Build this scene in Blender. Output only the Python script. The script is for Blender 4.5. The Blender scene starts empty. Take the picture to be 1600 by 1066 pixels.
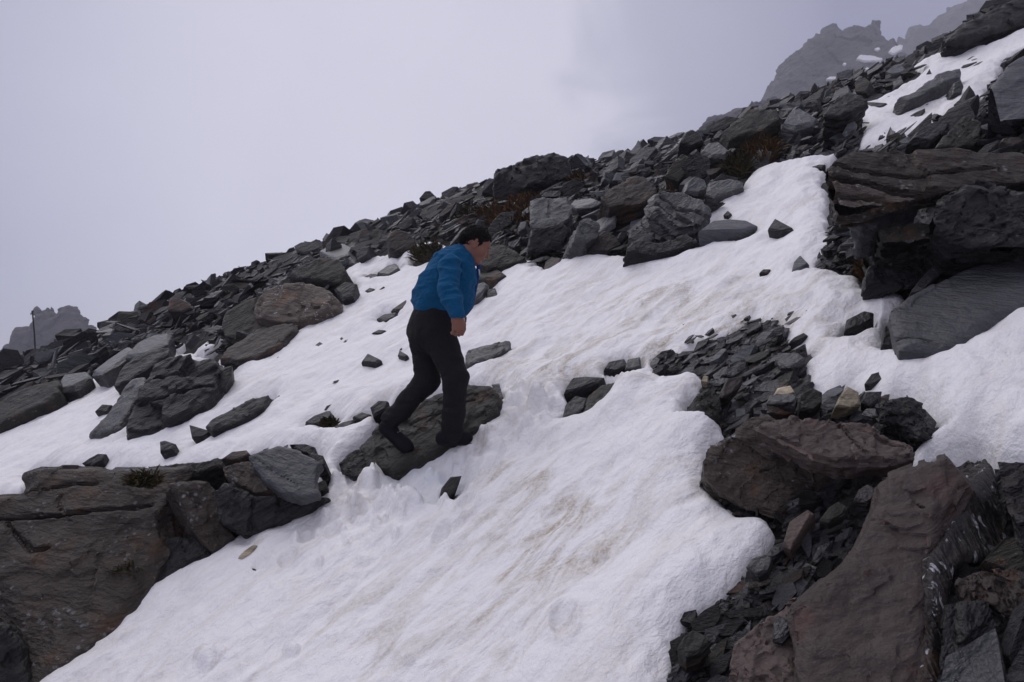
import bpy, bmesh, math, random
import numpy as np
from mathutils import Vector, Matrix

# ------------------------------------------------------------------ camera, sky, sun, exposure
SC = bpy.context.scene
COL = SC.collection
FPX = 1244.0                      # focal length in photograph pixels (28 mm lens)
cam_d = bpy.data.cameras.new('camera')
cam_d.lens = 28.0
cam_d.sensor_width = 36.0
cam_d.clip_start = 0.05
cam_d.clip_end = 5000
cam = bpy.data.objects.new('camera', cam_d)
cam.location = (0, 0, 0)
cam.rotation_euler = (math.radians(90), 0, 0)
COL.objects.link(cam)
SC.camera = cam

SUN_ELEV, SUN_ROT = math.radians(52), math.radians(-35)
W = bpy.data.worlds.new('World')
SC.world = W
W.use_nodes = True
nt = W.node_tree
nt.nodes.clear()
def wn(t, **k):
    n = nt.nodes.new(t)
    for a, b in k.items():
        setattr(n, a, b)
    return n
sky = wn('ShaderNodeTexSky', sky_type='NISHITA', sun_disc=False, sun_elevation=SUN_ELEV, sun_rotation=SUN_ROT)
sky.altitude = 3500
sky.air_density = 1.0
sky.dust_density = 3.0
tc = wn('ShaderNodeTexCoord')
# cloud: an even overcast veil, brighter where it thins over the ridge, with a darker bank hanging on the right
def wmath(op, a, b=0.0, clamp=False):
    n = nt.nodes.new('ShaderNodeMath'); n.operation = op; n.use_clamp = clamp
    for i, v in enumerate((a, b)):
        if isinstance(v, bpy.types.NodeSocket): nt.links.new(v, n.inputs[i])
        else: n.inputs[i].default_value = v
    return n.outputs[0]
def wstep(v, a, b):
    n = nt.nodes.new('ShaderNodeMapRange'); n.interpolation_type = 'SMOOTHSTEP'
    nt.links.new(v, n.inputs['Value']); n.inputs['From Min'].default_value = a; n.inputs['From Max'].default_value = b
    return n.outputs[0]
L = nt.links.new
nz = wn('ShaderNodeTexNoise')
nz.inputs['Scale'].default_value = 2.2
nz.inputs['Detail'].default_value = 5
nz.inputs['Roughness'].default_value = 0.45
nz.inputs['Distortion'].default_value = 0.4
L(tc.outputs['Generated'], nz.inputs['Vector'])
dotn = wn('ShaderNodeVectorMath', operation='DOT_PRODUCT')
L(tc.outputs['Generated'], dotn.inputs[0])
_b = Vector((-.11, 1.0, .30)).normalized(); dotn.inputs[1].default_value = tuple(_b)
thin = wstep(dotn.outputs['Value'], .84, 1.0)
sep = wn('ShaderNodeSeparateXYZ'); L(tc.outputs['Generated'], sep.inputs[0])
nz2 = wn('ShaderNodeTexNoise'); nz2.inputs['Scale'].default_value = 5.5; nz2.inputs['Detail'].default_value = 6; nz2.inputs['Distortion'].default_value = .8
L(tc.outputs['Generated'], nz2.inputs['Vector'])
wob = wmath('ADD', wmath('MULTIPLY', wmath('SUBTRACT', nz.outputs['Fac'], .5), .30), wmath('MULTIPLY', wmath('SUBTRACT', nz2.outputs['Fac'], .5), .38))
bank = wstep(wmath('ADD', wmath('SUBTRACT', sep.outputs['X'], wmath('MULTIPLY', sep.outputs['Z'], .12)), wob), .0, .12)
bank = wmath('MULTIPLY', bank, wstep(sep.outputs['Y'], -.2, .5))
lum = wmath('ADD', wmath('ADD', wmath('MULTIPLY', nz.outputs['Fac'], .26), wmath('MULTIPLY', nz2.outputs['Fac'], .14)), wmath('MULTIPLY', thin, .60))
lum = wmath('SUBTRACT', lum, wmath('MULTIPLY', bank, .34))
lum = wmath('ADD', lum, wmath('MULTIPLY', wstep(sep.outputs['Z'], .42, .95), .34), True)     # an overcast sky is brightest overhead
cr = wn('ShaderNodeMix', data_type='RGBA')
cr.inputs[6].default_value = (2.7, 2.7, 3.95, 1)
cr.inputs[7].default_value = (10.4, 10.15, 11.2, 1)
L(lum, cr.inputs[0])
mixs = wn('ShaderNodeMix', data_type='RGBA')
mixs.inputs[0].default_value = 0.9
bg = wn('ShaderNodeBackground')
bg.inputs['Strength'].default_value = 0.107
out = wn('ShaderNodeOutputWorld')
L(sky.outputs['Color'], mixs.inputs[6])
L(cr.outputs[2], mixs.inputs[7])
L(mixs.outputs[2], bg.inputs['Color'])
L(bg.outputs['Background'], out.inputs['Surface'])

sun_d = bpy.data.lights.new('sun', 'SUN')
sun_d.energy = 1.5
sun_d.angle = math.radians(60)
sun_d.color = (1.0, 0.97, 0.94)
sun = bpy.data.objects.new('sun', sun_d)
# light comes from behind the ridge, up and a little to the left, through the cloud
sun.rotation_euler = (math.radians(-38), 0, math.radians(35))
COL.objects.link(sun)
SC.view_settings.view_transform = 'Standard'
SC.view_settings.look = 'None'
SC.view_settings.exposure = 0.0
SC.view_settings.gamma = 1.0
SC.view_settings.use_curve_mapping = False
SC.cycles.use_denoising = True
SC.cycles.max_bounces = 6
SC.cycles.diffuse_bounces = 3
SC.cycles.glossy_bounces = 2
SC.cycles.volume_bounces = 2
SC.cycles.use_adaptive_sampling = True

RNG = random.Random(7)
NPR = np.random.RandomState(11)

# ------------------------------------------------------------------ noise, in numpy
def _h(ix, iy, iz, seed):
    h = (ix.astype(np.uint32) * np.uint32(374761393) + iy.astype(np.uint32) * np.uint32(668265263)
         + iz.astype(np.uint32) * np.uint32(2147483647 - 1274126177) + np.uint32((seed * 1013904223) & 0xffffffff))
    h = (h ^ (h >> np.uint32(13))) * np.uint32(1274126177)
    h = (h ^ (h >> np.uint32(15))) * np.uint32(2246822519)
    h = h ^ (h >> np.uint32(16))
    return (h & np.uint32(0xffffff)).astype(np.float32) / np.float32(0x7fffff) - np.float32(1)
def noise3(x, y, z, seed=0):
    fx, fy, fz = np.floor(x), np.floor(y), np.floor(z)
    ix, iy, iz = fx.astype(np.int64), fy.astype(np.int64), fz.astype(np.int64)
    u, v, w = (x - fx), (y - fy), (z - fz)
    u = u * u * (3 - 2 * u); v = v * v * (3 - 2 * v); w = w * w * (3 - 2 * w)
    def g(a, b, c): return _h((ix + a) & 0xffffffff, (iy + b) & 0xffffffff, (iz + c) & 0xffffffff, seed)
    a = g(0,0,0) * (1-u) + g(1,0,0) * u
    b = g(0,1,0) * (1-u) + g(1,1,0) * u
    c = g(0,0,1) * (1-u) + g(1,0,1) * u
    d = g(0,1,1) * (1-u) + g(1,1,1) * u
    return (a * (1-v) + b * v) * (1-w) + (c * (1-v) + d * v) * w
def noise2(x, y, seed=0):
    fx, fy = np.floor(x), np.floor(y)
    ix, iy = fx.astype(np.int64), fy.astype(np.int64)
    iz = np.zeros_like(ix)
    u, v = (x - fx), (y - fy)
    u = u * u * (3 - 2 * u); v = v * v * (3 - 2 * v)
    def g(a, b): return _h((ix + a) & 0xffffffff, (iy + b) & 0xffffffff, iz, seed)
    return (g(0,0) * (1-u) + g(1,0) * u) * (1-v) + (g(0,1) * (1-u) + g(1,1) * u) * v
def fbm2(x, y, o=4, seed=0, gain=.5):
    s, a, f = 0, 1, 1
    for i in range(o):
        s = s + a * noise2(x * f + 13.7 * i, y * f - 7.1 * i, seed + i); a *= gain; f *= 2.03
    return s
def fbm3(x, y, z, o=4, seed=0, gain=.5):
    s, a, f = 0, 1, 1
    for i in range(o):
        s = s + a * noise3(x * f + 13.7 * i, y * f - 7.1 * i, z * f + 3.3 * i, seed + i); a *= gain; f *= 2.03
    return s

def facet2(x, y, seed=0):
    """broken planar facets: every cell its own height and tilt"""
    ix = np.floor(x).astype(np.int64); iy = np.floor(y).astype(np.int64); z0 = np.zeros_like(ix)
    best = np.full(x.shape, 9e9, np.float32); val = np.zeros(x.shape, np.float32)
    for a in (-1, 0, 1):
        for b in (-1, 0, 1):
            cx, cy = (ix + a) & 0xffffffff, (iy + b) & 0xffffffff
            dx = x - (ix + a + .5 + .45 * _h(cx, cy, z0, seed)); dy = y - (iy + b + .5 + .45 * _h(cx, cy, z0, seed + 1))
            d = dx * dx + dy * dy
            h = .6 * _h(cx, cy, z0, seed + 2) + dx * _h(cx, cy, z0, seed + 3) + dy * _h(cx, cy, z0, seed + 4)
            m = d < best
            best = np.where(m, d, best); val = np.where(m, h, val)
    return val

# ------------------------------------------------------------------ the hillside
def _ss(v): v = np.clip(v, 0, 1); return v * v * (3 - 2 * v)
def P(x, y):
    t_ = x / np.maximum(y, 1)
    dip = .024 * np.maximum(y, 0) * _ss((y - 13) / 8) * (_ss((t_ - .05) / .1) * (1 - _ss((t_ - .50) / .12)) + .4 * _ss((-.42 - t_) / .1))
    k = np.maximum(0, y - 10)
    k = np.where(k < 60, .004 * k * k, .004 * 3600 + .48 * (k - 60))
    return .36 * x + .33 * y - 2.3 - k - dip
_ys = np.concatenate([np.geomspace(1.2, 60, 900)])
def hit(px, py, lift=0.0):
    """point of the hillside that the line of sight through photograph pixel (px, py) meets"""
    t = (px - 800) / FPX; s = -(py - 533) / FPX
    g = P(t * _ys, _ys) + lift - s * _ys
    idx = np.nonzero(g > 0)[0]
    if len(idx) and idx[0] == 0: yy = _ys[0]
    elif len(idx):
        i = idx[0]; a, b = g[i-1], g[i]; f = -a / (b - a); yy = _ys[i-1] * (1-f) + _ys[i] * f
    else:
        yy = _ys[int(np.argmax(g / _ys))]
    return np.array([t * yy, yy, P(t * yy, yy) + lift])
def ray(px, py): return np.array([(px - 800) / FPX, 1.0, -(py - 533) / FPX])

def sdpoly(x, y, poly):
    """signed distance to a closed polygon, negative inside"""
    x = np.asarray(x, np.float32); y = np.asarray(y, np.float32)
    best = np.full(x.shape, 1e9, np.float32); ins = np.zeros(x.shape, bool)
    n = len(poly)
    for i in range(n):
        ax, ay = poly[i]; bx, by = poly[(i + 1) % n]
        dx, dy = bx - ax, by - ay
        l2 = dx * dx + dy * dy
        if l2 < 1e-12: continue
        h = np.clip(((x - ax) * dx + (y - ay) * dy) / l2, 0, 1)
        best = np.minimum(best, (x - ax - h * dx) ** 2 + (y - ay - h * dy) ** 2)
        if dy != 0:
            c = (ay > y) != (by > y)
            ins ^= c & (x < (bx - ax) * (y - ay) / dy + ax)
    d = np.sqrt(best)
    return np.where(ins, -d, d)
def inpoly(px, py, poly):
    c = False; n = len(poly)
    for i in range(n):
        ax, ay = poly[i]; bx, by = poly[(i + 1) % n]
        if (ay > py) != (by > py) and px < (bx - ax) * (py - ay) / (by - ay) + ax: c = not c
    return c

# ------------------------------------------------------------------ meshes
def mesh_np(name, v, f, smooth=True, sharp=None):
    me = bpy.data.meshes.new(name)
    v = np.ascontiguousarray(v, np.float32); f = np.ascontiguousarray(f, np.int32)
    k = f.shape[1]
    me.vertices.add(len(v)); me.vertices.foreach_set('co', v.ravel())
    me.loops.add(f.size); me.loops.foreach_set('vertex_index', f.ravel())
    me.polygons.add(len(f)); me.polygons.foreach_set('loop_start', np.arange(0, f.size, k, dtype=np.int32))
    me.update(calc_edges=True)
    me.polygons.foreach_set('use_smooth', np.full(len(f), smooth, bool))
    if sharp: me.set_sharp_from_angle(angle=math.radians(sharp))
    return me
def link(name, me, mat=None, parent=None, loc=None):
    o = bpy.data.objects.new(name, me)
    COL.objects.link(o)
    if mat is not None and me is not None and not me.materials: me.materials.append(mat)
    if parent is not None: o.parent = parent
    if loc is not None: o.location = loc
    return o
def tag(o, label=None, cat=None, group=None, kind=None):
    if label: o['label'] = label
    if cat: o['category'] = cat
    if group: o['group'] = group
    if kind: o['kind'] = kind
    return o
def surface_nets(f, xs, ys, zs):
    ins = f < 0
    a = ins[:-1] | ins[1:]; b = ins[:-1] & ins[1:]
    a = a[:, :-1] | a[:, 1:]; b = b[:, :-1] & b[:, 1:]
    a = a[:, :, :-1] | a[:, :, 1:]; b = b[:, :, :-1] & b[:, :, 1:]
    act = a & ~b
    I, J, K = np.nonzero(act)
    idx = np.full(act.shape, -1, np.int32); idx[I, J, K] = np.arange(len(I))
    sx = np.zeros(len(I)); sy = sx.copy(); sz = sx.copy(); c = sx.copy()
    C = [(i, j, k) for i in (0, 1) for j in (0, 1) for k in (0, 1)]
    for A in C:
        for ax in range(3):
            if A[ax]: continue
            B = list(A); B[ax] = 1
            fa = f[I + A[0], J + A[1], K + A[2]]; fb = f[I + B[0], J + B[1], K + B[2]]
            m = (fa < 0) != (fb < 0)
            t = np.where(m, fa / np.where(m, fa - fb, 1), 0)
            X = xs[I + A[0]] * (1 - t) + xs[I + B[0]] * t
            Y = ys[J + A[1]] * (1 - t) + ys[J + B[1]] * t
            Z = zs[K + A[2]] * (1 - t) + zs[K + B[2]] * t
            sx += np.where(m, X, 0); sy += np.where(m, Y, 0); sz += np.where(m, Z, 0); c += m
    v = np.stack([sx / c, sy / c, sz / c], 1)
    Q = []
    for ax in range(3):
        s0 = [slice(None)] * 3; s1 = [slice(None)] * 3
        s0[ax] = slice(0, -1); s1[ax] = slice(1, None)
        A, B = ins[tuple(s0)], ins[tuple(s1)]
        ch = A != B
        o1, o2 = [(1, 2), (2, 0), (0, 1)][ax]
        G = list(np.nonzero(ch))
        ok = (G[o1] > 0) & (G[o2] > 0) & (G[o1] < f.shape[o1] - 1) & (G[o2] < f.shape[o2] - 1)
        G = [g[ok] for g in G]
        def cell(d1, d2):
            H = [g.copy() for g in G]; H[o1] += d1; H[o2] += d2
            return idx[H[0], H[1], H[2]]
        q = np.stack([cell(-1, -1), cell(0, -1), cell(0, 0), cell(-1, 0)], 1)
        fl = B[tuple(G)]
        q[fl] = q[fl][:, ::-1]
        Q.append(q)
    q = np.concatenate(Q)
    return v, q[(q >= 0).all(1)]

# ------------------------------------------------------------------ materials
def new_mat(name):
    m = bpy.data.materials.new(name); m.use_nodes = True
    t = m.node_tree; t.nodes.clear()
    o = t.nodes.new('ShaderNodeOutputMaterial'); b = t.nodes.new('ShaderNodeBsdfPrincipled')
    t.links.new(b.outputs[0], o.inputs[0])
    return m, t, b
class NB:
    def __init__(s, t): s.t = t
    def n(s, ty, ins=None, **k):
        n = s.t.nodes.new(ty)
        for a, b in k.items(): setattr(n, a, b)
        for a, b in (ins or {}).items(): s.set(n, a, b)
        return n
    def set(s, n, a, b):
        if isinstance(b, bpy.types.NodeSocket): s.t.links.new(b, n.inputs[a])
        else: n.inputs[a].default_value = b
    def math(s, op, a, b=0.0, clamp=False):
        n = s.t.nodes.new('ShaderNodeMath'); n.operation = op; n.use_clamp = clamp
        s.set(n, 0, a); s.set(n, 1, b); return n.outputs[0]
    def mix(s, f, a, b, blend='MIX'):
        n = s.t.nodes.new('ShaderNodeMix'); n.data_type = 'RGBA'; n.blend_type = blend
        s.set(n, 0, f); s.set(n, 6, a); s.set(n, 7, b); return n.outputs[2]
    def noise(s, v, scale, detail=4, rough=.55, dist=0):
        n = s.n('ShaderNodeTexNoise', {'Vector': v, 'Scale': scale, 'Detail': detail, 'Roughness': rough, 'Distortion': dist})
        return n.outputs['Fac']
    def ramp(s, f, a, b):
        n = s.n('ShaderNodeMapRange', {'Value': f, 'From Min': a, 'From Max': b}); n.clamp = True
        return n.outputs[0]
    def mapv(s, v, scale=(1,1,1), loc=(0,0,0), rot=(0,0,0)):
        return s.n('ShaderNodeMapping', {'Vector': v, 'Scale': scale, 'Location': loc, 'Rotation': rot}).outputs[0]
def rgb(r, g, b): return (r, g, b, 1)

def rock_mat(name, c1, c2, rust=.25, rustcol=(.11,.05,.025), lichen=.35, lichcol=(.22,.22,.21), rough=.42, cleave=(0,0,1), bump=.6, sc=1.0, vein=0.0, spec=.28):
    m, t, b = new_mat(name); q = NB(t)
    co = q.n('ShaderNodeTexCoord').outputs['Object']
    oi = q.n('ShaderNodeObjectInfo').outputs['Random']
    isl = q.n('ShaderNodeNewGeometry').outputs['Random Per Island']
    rnd = q.math('FRACT', q.math('ADD', oi, isl))
    off = q.n('ShaderNodeCombineXYZ', {0: q.math('MULTIPLY', rnd, 37.0), 1: q.math('MULTIPLY', rnd, 91.0), 2: q.math('MULTIPLY', rnd, 17.0)}).outputs[0]
    v = q.n('ShaderNodeVectorMath', {0: co, 1: off}, operation='ADD').outputs[0]
    big = q.noise(v, 1.7 * sc, 5, .6)
    mid = q.noise(v, 9 * sc, 5, .65, .4)
    fine = q.noise(v, 60 * sc, 3, .6)
    # thin cleavage lines: stretched noise across the bedding direction
    cx = Vector(cleave).normalized()
    rot = cx.to_track_quat('Z', 'Y').inverted().to_euler()
    cv = q.mapv(q.mapv(v, rot=tuple(rot)), scale=(2.2 * sc, 2.2 * sc, 30 * sc))
    cl = q.noise(cv, 1.0, 4, .6, .6)
    col = q.mix(q.ramp(big, .35, .65), rgb(*c1), rgb(*c2))
    col = q.mix(q.math('MULTIPLY', q.ramp(mid, .35, .7), .45), col, rgb(*[x * 1.7 for x in c2]))
    col = q.mix(q.math('MULTIPLY', q.ramp(cl, .52, .62), .4), col, rgb(*[x * .45 for x in c1]))
    spk = q.noise(q.mapv(v, loc=(4, 4, 8)), 130 * sc, 3, .7)
    col = q.mix(q.math('MULTIPLY', q.ramp(spk, .55, .75), .35), col, rgb(*[min(1, x * 2.6) for x in c2]))
    rn = q.noise(q.mapv(v, loc=(5, 3, 1)), 3.2 * sc, 5, .65)
    col = q.mix(q.math('MULTIPLY', q.ramp(rn, .60 - .12 * rust, .74 - .1 * rust), min(1, rust * 1.6)), col, rgb(*rustcol))
    vo = q.n('ShaderNodeTexVoronoi', {'Vector': q.mapv(v, loc=(1, 7, 2)), 'Scale': 26 * sc, 'Randomness': 1.0})
    ln = q.noise(q.mapv(v, loc=(9, 2, 4)), 5 * sc, 5, .7)
    ls = q.math('MULTIPLY', q.ramp(vo.outputs['Distance'], .42, .2), q.ramp(ln, .60 - .1 * lichen, .66 - .1 * lichen))
    ls = q.math('MULTIPLY', ls, q.ramp(fine, .35, .6))
    col = q.mix(q.math('MULTIPLY', ls, min(1, lichen * 1.6)), col, rgb(*lichcol))
    v1c = q.n('ShaderNodeTexVoronoi', {'Vector': q.mapv(q.mapv(v, rot=tuple(rot)), scale=(6 * sc, 6 * sc, 17 * sc)), 'Scale': 1.0}, distance='CHEBYCHEV').outputs['Distance']
    if vein:
        vn = q.noise(q.mapv(v, scale=(26, 26, 2.2), rot=(.5, .25, .2)), 1.0, 4, .6, .6)
        col = q.mix(q.math('MULTIPLY', q.ramp(vn, .61, .66), vein), col, rgb(.6, .6, .62))
    col = q.mix(q.math('MULTIPLY', q.ramp(v1c, .62, .80), .5), col, rgb(*[x * .35 for x in c1]))
    br = q.math('ADD', q.math('MULTIPLY', rnd, .9), .5)
    col = q.mix(1.0, col, q.n('ShaderNodeCombineXYZ', {0: br, 1: br, 2: br}).outputs[0], 'MULTIPLY')
    q.set(b, 'Base Color', col)
    q.set(b, 'Roughness', q.math('ADD', q.math('MULTIPLY', mid, .35), rough - .17, True))
    b.inputs['Specular IOR Level'].default_value = spec
    v1 = q.n('ShaderNodeTexVoronoi', {'Vector': q.mapv(q.mapv(v, rot=tuple(rot)), scale=(6 * sc, 6 * sc, 17 * sc)), 'Scale': 1.0}, distance='CHEBYCHEV').outputs['Distance']
    v2 = q.n('ShaderNodeTexVoronoi', {'Vector': q.mapv(q.mapv(v, rot=tuple(rot)), scale=(20 * sc, 17 * sc, 55 * sc)), 'Scale': 1.0}, distance='CHEBYCHEV').outputs['Distance']
    hgt = q.math('ADD', q.math('MULTIPLY', mid, .7), q.math('MULTIPLY', cl, .8))
    hgt = q.math('ADD', hgt, q.math('ADD', q.math('MULTIPLY', v1, .8), q.math('MULTIPLY', v2, .35)))
    hgt = q.math('ADD', hgt, q.math('MULTIPLY', fine, .38))
    col = col
    bp = q.n('ShaderNodeBump', {'Height': hgt, 'Strength': min(1, bump * 1.5), 'Distance': .035 / sc})
    q.set(b, 'Normal', bp.outputs[0])
    return m
NT = np.array([-.36, -.33, 1.0]); NT /= np.linalg.norm(NT)
CLV = (-.45, -.25, .85)
M = {}
M['charcoal'] = rock_mat('slate_charcoal', (0.0074,0.0074,0.0084), (0.0139,0.0134,0.0144), .06, lichen=.25, rough=.46, cleave=CLV)
M['grey'] = rock_mat('slate_grey', (0.0172,0.0176,0.0197), (0.0274,0.0274,0.0299), .12, lichen=.4, rough=.40, cleave=CLV, spec=.5)
M['rusty'] = rock_mat('slate_rusty', (0.0220,0.0165,0.0147), (0.0348,0.0263,0.0226), .55, lichen=.2, rough=.55, cleave=CLV)
M['olive'] = rock_mat('slate_olive', (0.0187,0.0187,0.0156), (0.0296,0.0286,0.0234), .35, lichen=.5, rough=.6, cleave=CLV)
M['pale'] = rock_mat('slate_pale', (0.0283,0.0283,0.0322), (0.0489,0.0489,0.0528), .15, lichen=.6, rough=.42, cleave=(-.2,-.5,.8), spec=.5)
M['smooth'] = rock_mat('slate_smooth_blue', (0.0352,0.0359,0.0422), (0.0451,0.0458,0.0521), .05, lichen=.05, rough=.5, cleave=(.3,.1,1), bump=.45, spec=.5)
M['brown'] = rock_mat('slate_brown', (.056,.038,.033), (.088,.066,.058), .5, rustcol=(.13,.062,.050), lichen=.1, rough=.6, cleave=(-.3,-.2,1), bump=.35)
M['lichened'] = rock_mat('slate_lichened', (.044,.034,.028), (.068,.054,.045), .46, rustcol=(.14,.075,.04), lichen=.75, lichcol=(.32,.32,.33), rough=.58, cleave=(.1,-.2,1), bump=.8)
M['veined'] = rock_mat('slate_veined', (0.0210,0.0188,0.0180), (0.0338,0.0285,0.0263), .4, lichen=.2, rough=.5, cleave=(.5,0,.1), vein=.8)
M['quartz'] = rock_mat('rock_quartz', (.30,.25,.16), (.45,.38,.27), .5, rustcol=(.28,.15,.05), lichen=.3, rough=.5)
M['crag'] = rock_mat('crag_rock', (0.022,0.020,0.021), (0.075,0.071,0.073), .3, rustcol=(.11,.07,.05), lichen=.3, rough=.8, bump=1.0, sc=.035, cleave=(-.6,.1,1))

def snow_mat():
    m, t, b = new_mat('snow'); q = NB(t)
    co = q.n('ShaderNodeTexCoord').outputs['Object']
    ang = math.atan2(-.33, -.36)
    v = q.mapv(co, rot=(0, 0, -ang))
    streak = q.noise(q.mapv(v, scale=(1.1, 3.6, 1.5)), 1.6, 7, .70, .9)
    patch = q.noise(co, .8, 3, .5)
    grit = q.noise(co, 48, 4, .72)
    att = q.n('ShaderNodeAttribute', attribute_name='dirt').outputs['Fac']
    d = q.math('MULTIPLY', q.ramp(streak, .45, .66), q.math('ADD', q.math('MULTIPLY', q.ramp(patch, .35, .7), .55), .25))
    d = q.math('MULTIPLY', d, q.math('ADD', q.math('MULTIPLY', att, 1.9), .22))
    d = q.math('MULTIPLY', d, q.math('ADD', q.ramp(grit, .3, .7), .35), True)
    col = q.mix(d, rgb(.86, .845, .845), rgb(.40, .335, .25))
    spk = q.math('MULTIPLY', q.ramp(q.noise(co, 150, 2, .5), .70, .78), q.ramp(q.noise(co, 3, 3, .6), .45, .65))
    col = q.mix(q.math('MULTIPLY', spk, .45), col, rgb(.2, .17, .14))
    ice = q.n('ShaderNodeAttribute', attribute_name='ice').outputs['Fac']
    col = q.mix(q.math('MULTIPLY', ice, .45), col, rgb(.50, .55, .62))
    q.set(b, 'Base Color', col)
    b.inputs['Roughness'].default_value = .55
    b.inputs['Specular IOR Level'].default_value = .25
    h = q.math('ADD', q.math('MULTIPLY', q.noise(q.mapv(v, scale=(1.6, 3.2, 2)), 3, 6, .62, .2), .9), q.math('MULTIPLY', q.noise(co, 30, 4, .65), .22))
    bp = q.n('ShaderNodeBump', {'Height': h, 'Strength': .85, 'Distance': .05})
    q.set(b, 'Normal', bp.outputs[0])
    return m
M['snow'] = snow_mat()
def soil_mat():
    m, t, b = new_mat('dark_stony_soil'); q = NB(t)
    co = q.n('ShaderNodeTexCoord').outputs['Object']
    n1 = q.noise(co, 6, 6, .7); n2 = q.noise(co, 40, 4, .7)
    col = q.mix(q.ramp(n1, .35, .7), rgb(.006,.0055,.005), rgb(.018,.014,.012))
    col = q.mix(q.math('MULTIPLY', q.ramp(n2, .5, .7), .5), col, rgb(.09,.075,.06))
    q.set(b, 'Base Color', col); b.inputs['Roughness'].default_value = .8
    bp = q.n('ShaderNodeBump', {'Height': q.math('ADD', n1, n2), 'Strength': 1.0, 'Distance': .05})
    q.set(b, 'Normal', bp.outputs[0])
    return m
M['soil'] = soil_mat()
def plain(name, c, rough=.6, spec=.3, nsc=80, var=.25, bump=.2, bd=.004, metal=0):
    m, t, b = new_mat(name); q = NB(t)
    co = q.n('ShaderNodeTexCoord').outputs['Object']
    n = q.noise(co, nsc, 4, .6); n2 = q.noise(co, nsc * .12, 3, .6)
    f = q.math('ADD', q.math('MULTIPLY', n, var), q.math('MULTIPLY', n2, var))
    col = q.mix(f, rgb(*[x * 1.25 for x in c]), rgb(*[x * .45 for x in c]))
    q.set(b, 'Base Color', col)
    b.inputs['Roughness'].default_value = rough; b.inputs['Specular IOR Level'].default_value = spec
    b.inputs['Metallic'].default_value = metal
    q.set(b, 'Normal', q.n('ShaderNodeBump', {'Height': n, 'Strength': bump, 'Distance': bd}).outputs[0])
    return m, b
M['fleece'], _b = plain('blue_fleece', (.006, .072, .165), .95, .1, 30, .35, .9, .016)
_b.inputs['Sheen Weight'].default_value = .12
_b.inputs['Sheen Tint'].default_value = (.3, .55, 1, 1)
M['navy'], _ = plain('navy_lining', (.010, .04, .15), .9, .1, 200, .25, .3, .002)
M['trouser'], _ = plain('black_trouser_cloth', (.009, .0085, .010), .85, .2, 26, .3, .9, .014)
M['shoe'], _ = plain('black_shoe', (.006, .006, .009), .8, .15, 60, .3, .3, .002)
M['skin'], _b = plain('skin', (.20, .088, .062), .55, .35, 90, .2, .12, .001)
M['hair'], _ = plain('black_hair', (.004, .0035, .0035), .8, .12, 300, .3, .6, .002)
M['lip'], _ = plain('lip', (.22, .08, .07), .5, .3)
M['eye'], _ = plain('eye_dark', (.02, .015, .012), .3, .5)
M['metal'], _ = plain('dark_painted_metal', (.018, .018, .02), .5, .5, 30, .3, .2, .003)
M['zip'], _ = plain('zip_metal', (.55, .56, .6), .35, .5, 50, .1, .1, .001, .8)
def grass_mat(name, a, b):
    m, t, bs = new_mat(name); q = NB(t)
    isl = q.n('ShaderNodeNewGeometry').outputs['Random Per Island']
    q.set(bs, 'Base Color', q.mix(isl, rgb(*a), rgb(*b))); bs.inputs['Roughness'].default_value = .8; bs.inputs['Specular IOR Level'].default_value = .2
    return m
M['grass'] = grass_mat('dry_grass', (.13, .068, .028), (.035, .022, .010))
M['moss'] = grass_mat('olive_moss_grass', (.070, .055, .022), (.015, .012, .006))
# ------------------------------------------------------------------ where the snow lies (outlines laid on the hillside)
MAIN_TOP = [(-420,770),(-150,715),(-60,675),(0,656),(41,650),(62,634),(91,619),(141,590),(187,572),(215,578),(240,570),(262,553),(300,548),
 (335,560),(372,562),(400,556),(437,540),(462,522),(467,509),(500,497),(525,484),(550,462),(548,448),(531,440),(540,425),(575,409),(619,400),
 (650,387),(690,381),(700,388),(712,402),(735,420),(765,412),(781,415),(803,406),(837,412),(850,424),(887,403),(950,396),(975,399),
 (1019,399),(1066,389),(1100,377),(1088,368),(1069,372),(1040,382),(1022,380),(1040,366),(1069,360),(1085,362),(1090,342),(1112,320),(1134,302),(1172,298),(1159,286),
 (1175,270),(1212,258),(1237,255),(1300,240),(1311,234)]
RIGHT_SIDE = [(1288,261),(1279,281),(1296,298),(1288,311),(1291,338),(1296,345),(1289,365),(1306,374),(1290,392),(1273,409),(1311,423),(1345,430),
 (1345,450),(1389,453),(1414,457),(1416,463),(1387,487),(1379,511),(1376,541),(1403,545),(1463,543),(1497,538),(1521,507),(1565,467),(1600,462),
 (1800,435),(2080,455),(2300,600),(2050,800),(1700,722),(1600,713),(1555,709),(1540,690),(1525,684),(1480,701),(1428,724),(1428,705),(1450,686),(1465,671),(1445,637),
 (1420,615),(1379,621),(1345,611),(1330,604),(1300,619),(1259,604),(1261,585),(1255,570),(1270,555),(1233,536),(1221,502),(1180,497),(1150,510),
 (1112,529),(1082,547),(1040,549),(1022,555),(1019,577),(1034,589),(1094,577),(1094,596),(1071,637),(1071,671),(1094,656),(1127,656),(1135,675),
 (1101,713),(1105,750),(1124,769),(1165,803),(1203,803),(1219,829),(1176,870),(1161,886),(1124,920),(1079,957),(1056,987),(1041,1036),(1041,1066),
 (1030,1250),(1060,1650)]
LEFT_SIDE = [(-700,1650),(-420,1250),(33,1066),(98,1024),(145,988),(203,937),(250,897),(290,872),(326,865),(362,846),(405,825),(452,799),(499,778),(521,756),
 (507,752),(492,741),(507,713),(492,694),(452,694),(434,695),(391,707),(347,718),(290,725),(232,725),(62,725),(38,734),(42,749),(33,767),(4,770),
 (-10,800),(-100,830),(-420,900)]
S_MAIN = MAIN_TOP + RIGHT_SIDE + LEFT_SIDE
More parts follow.
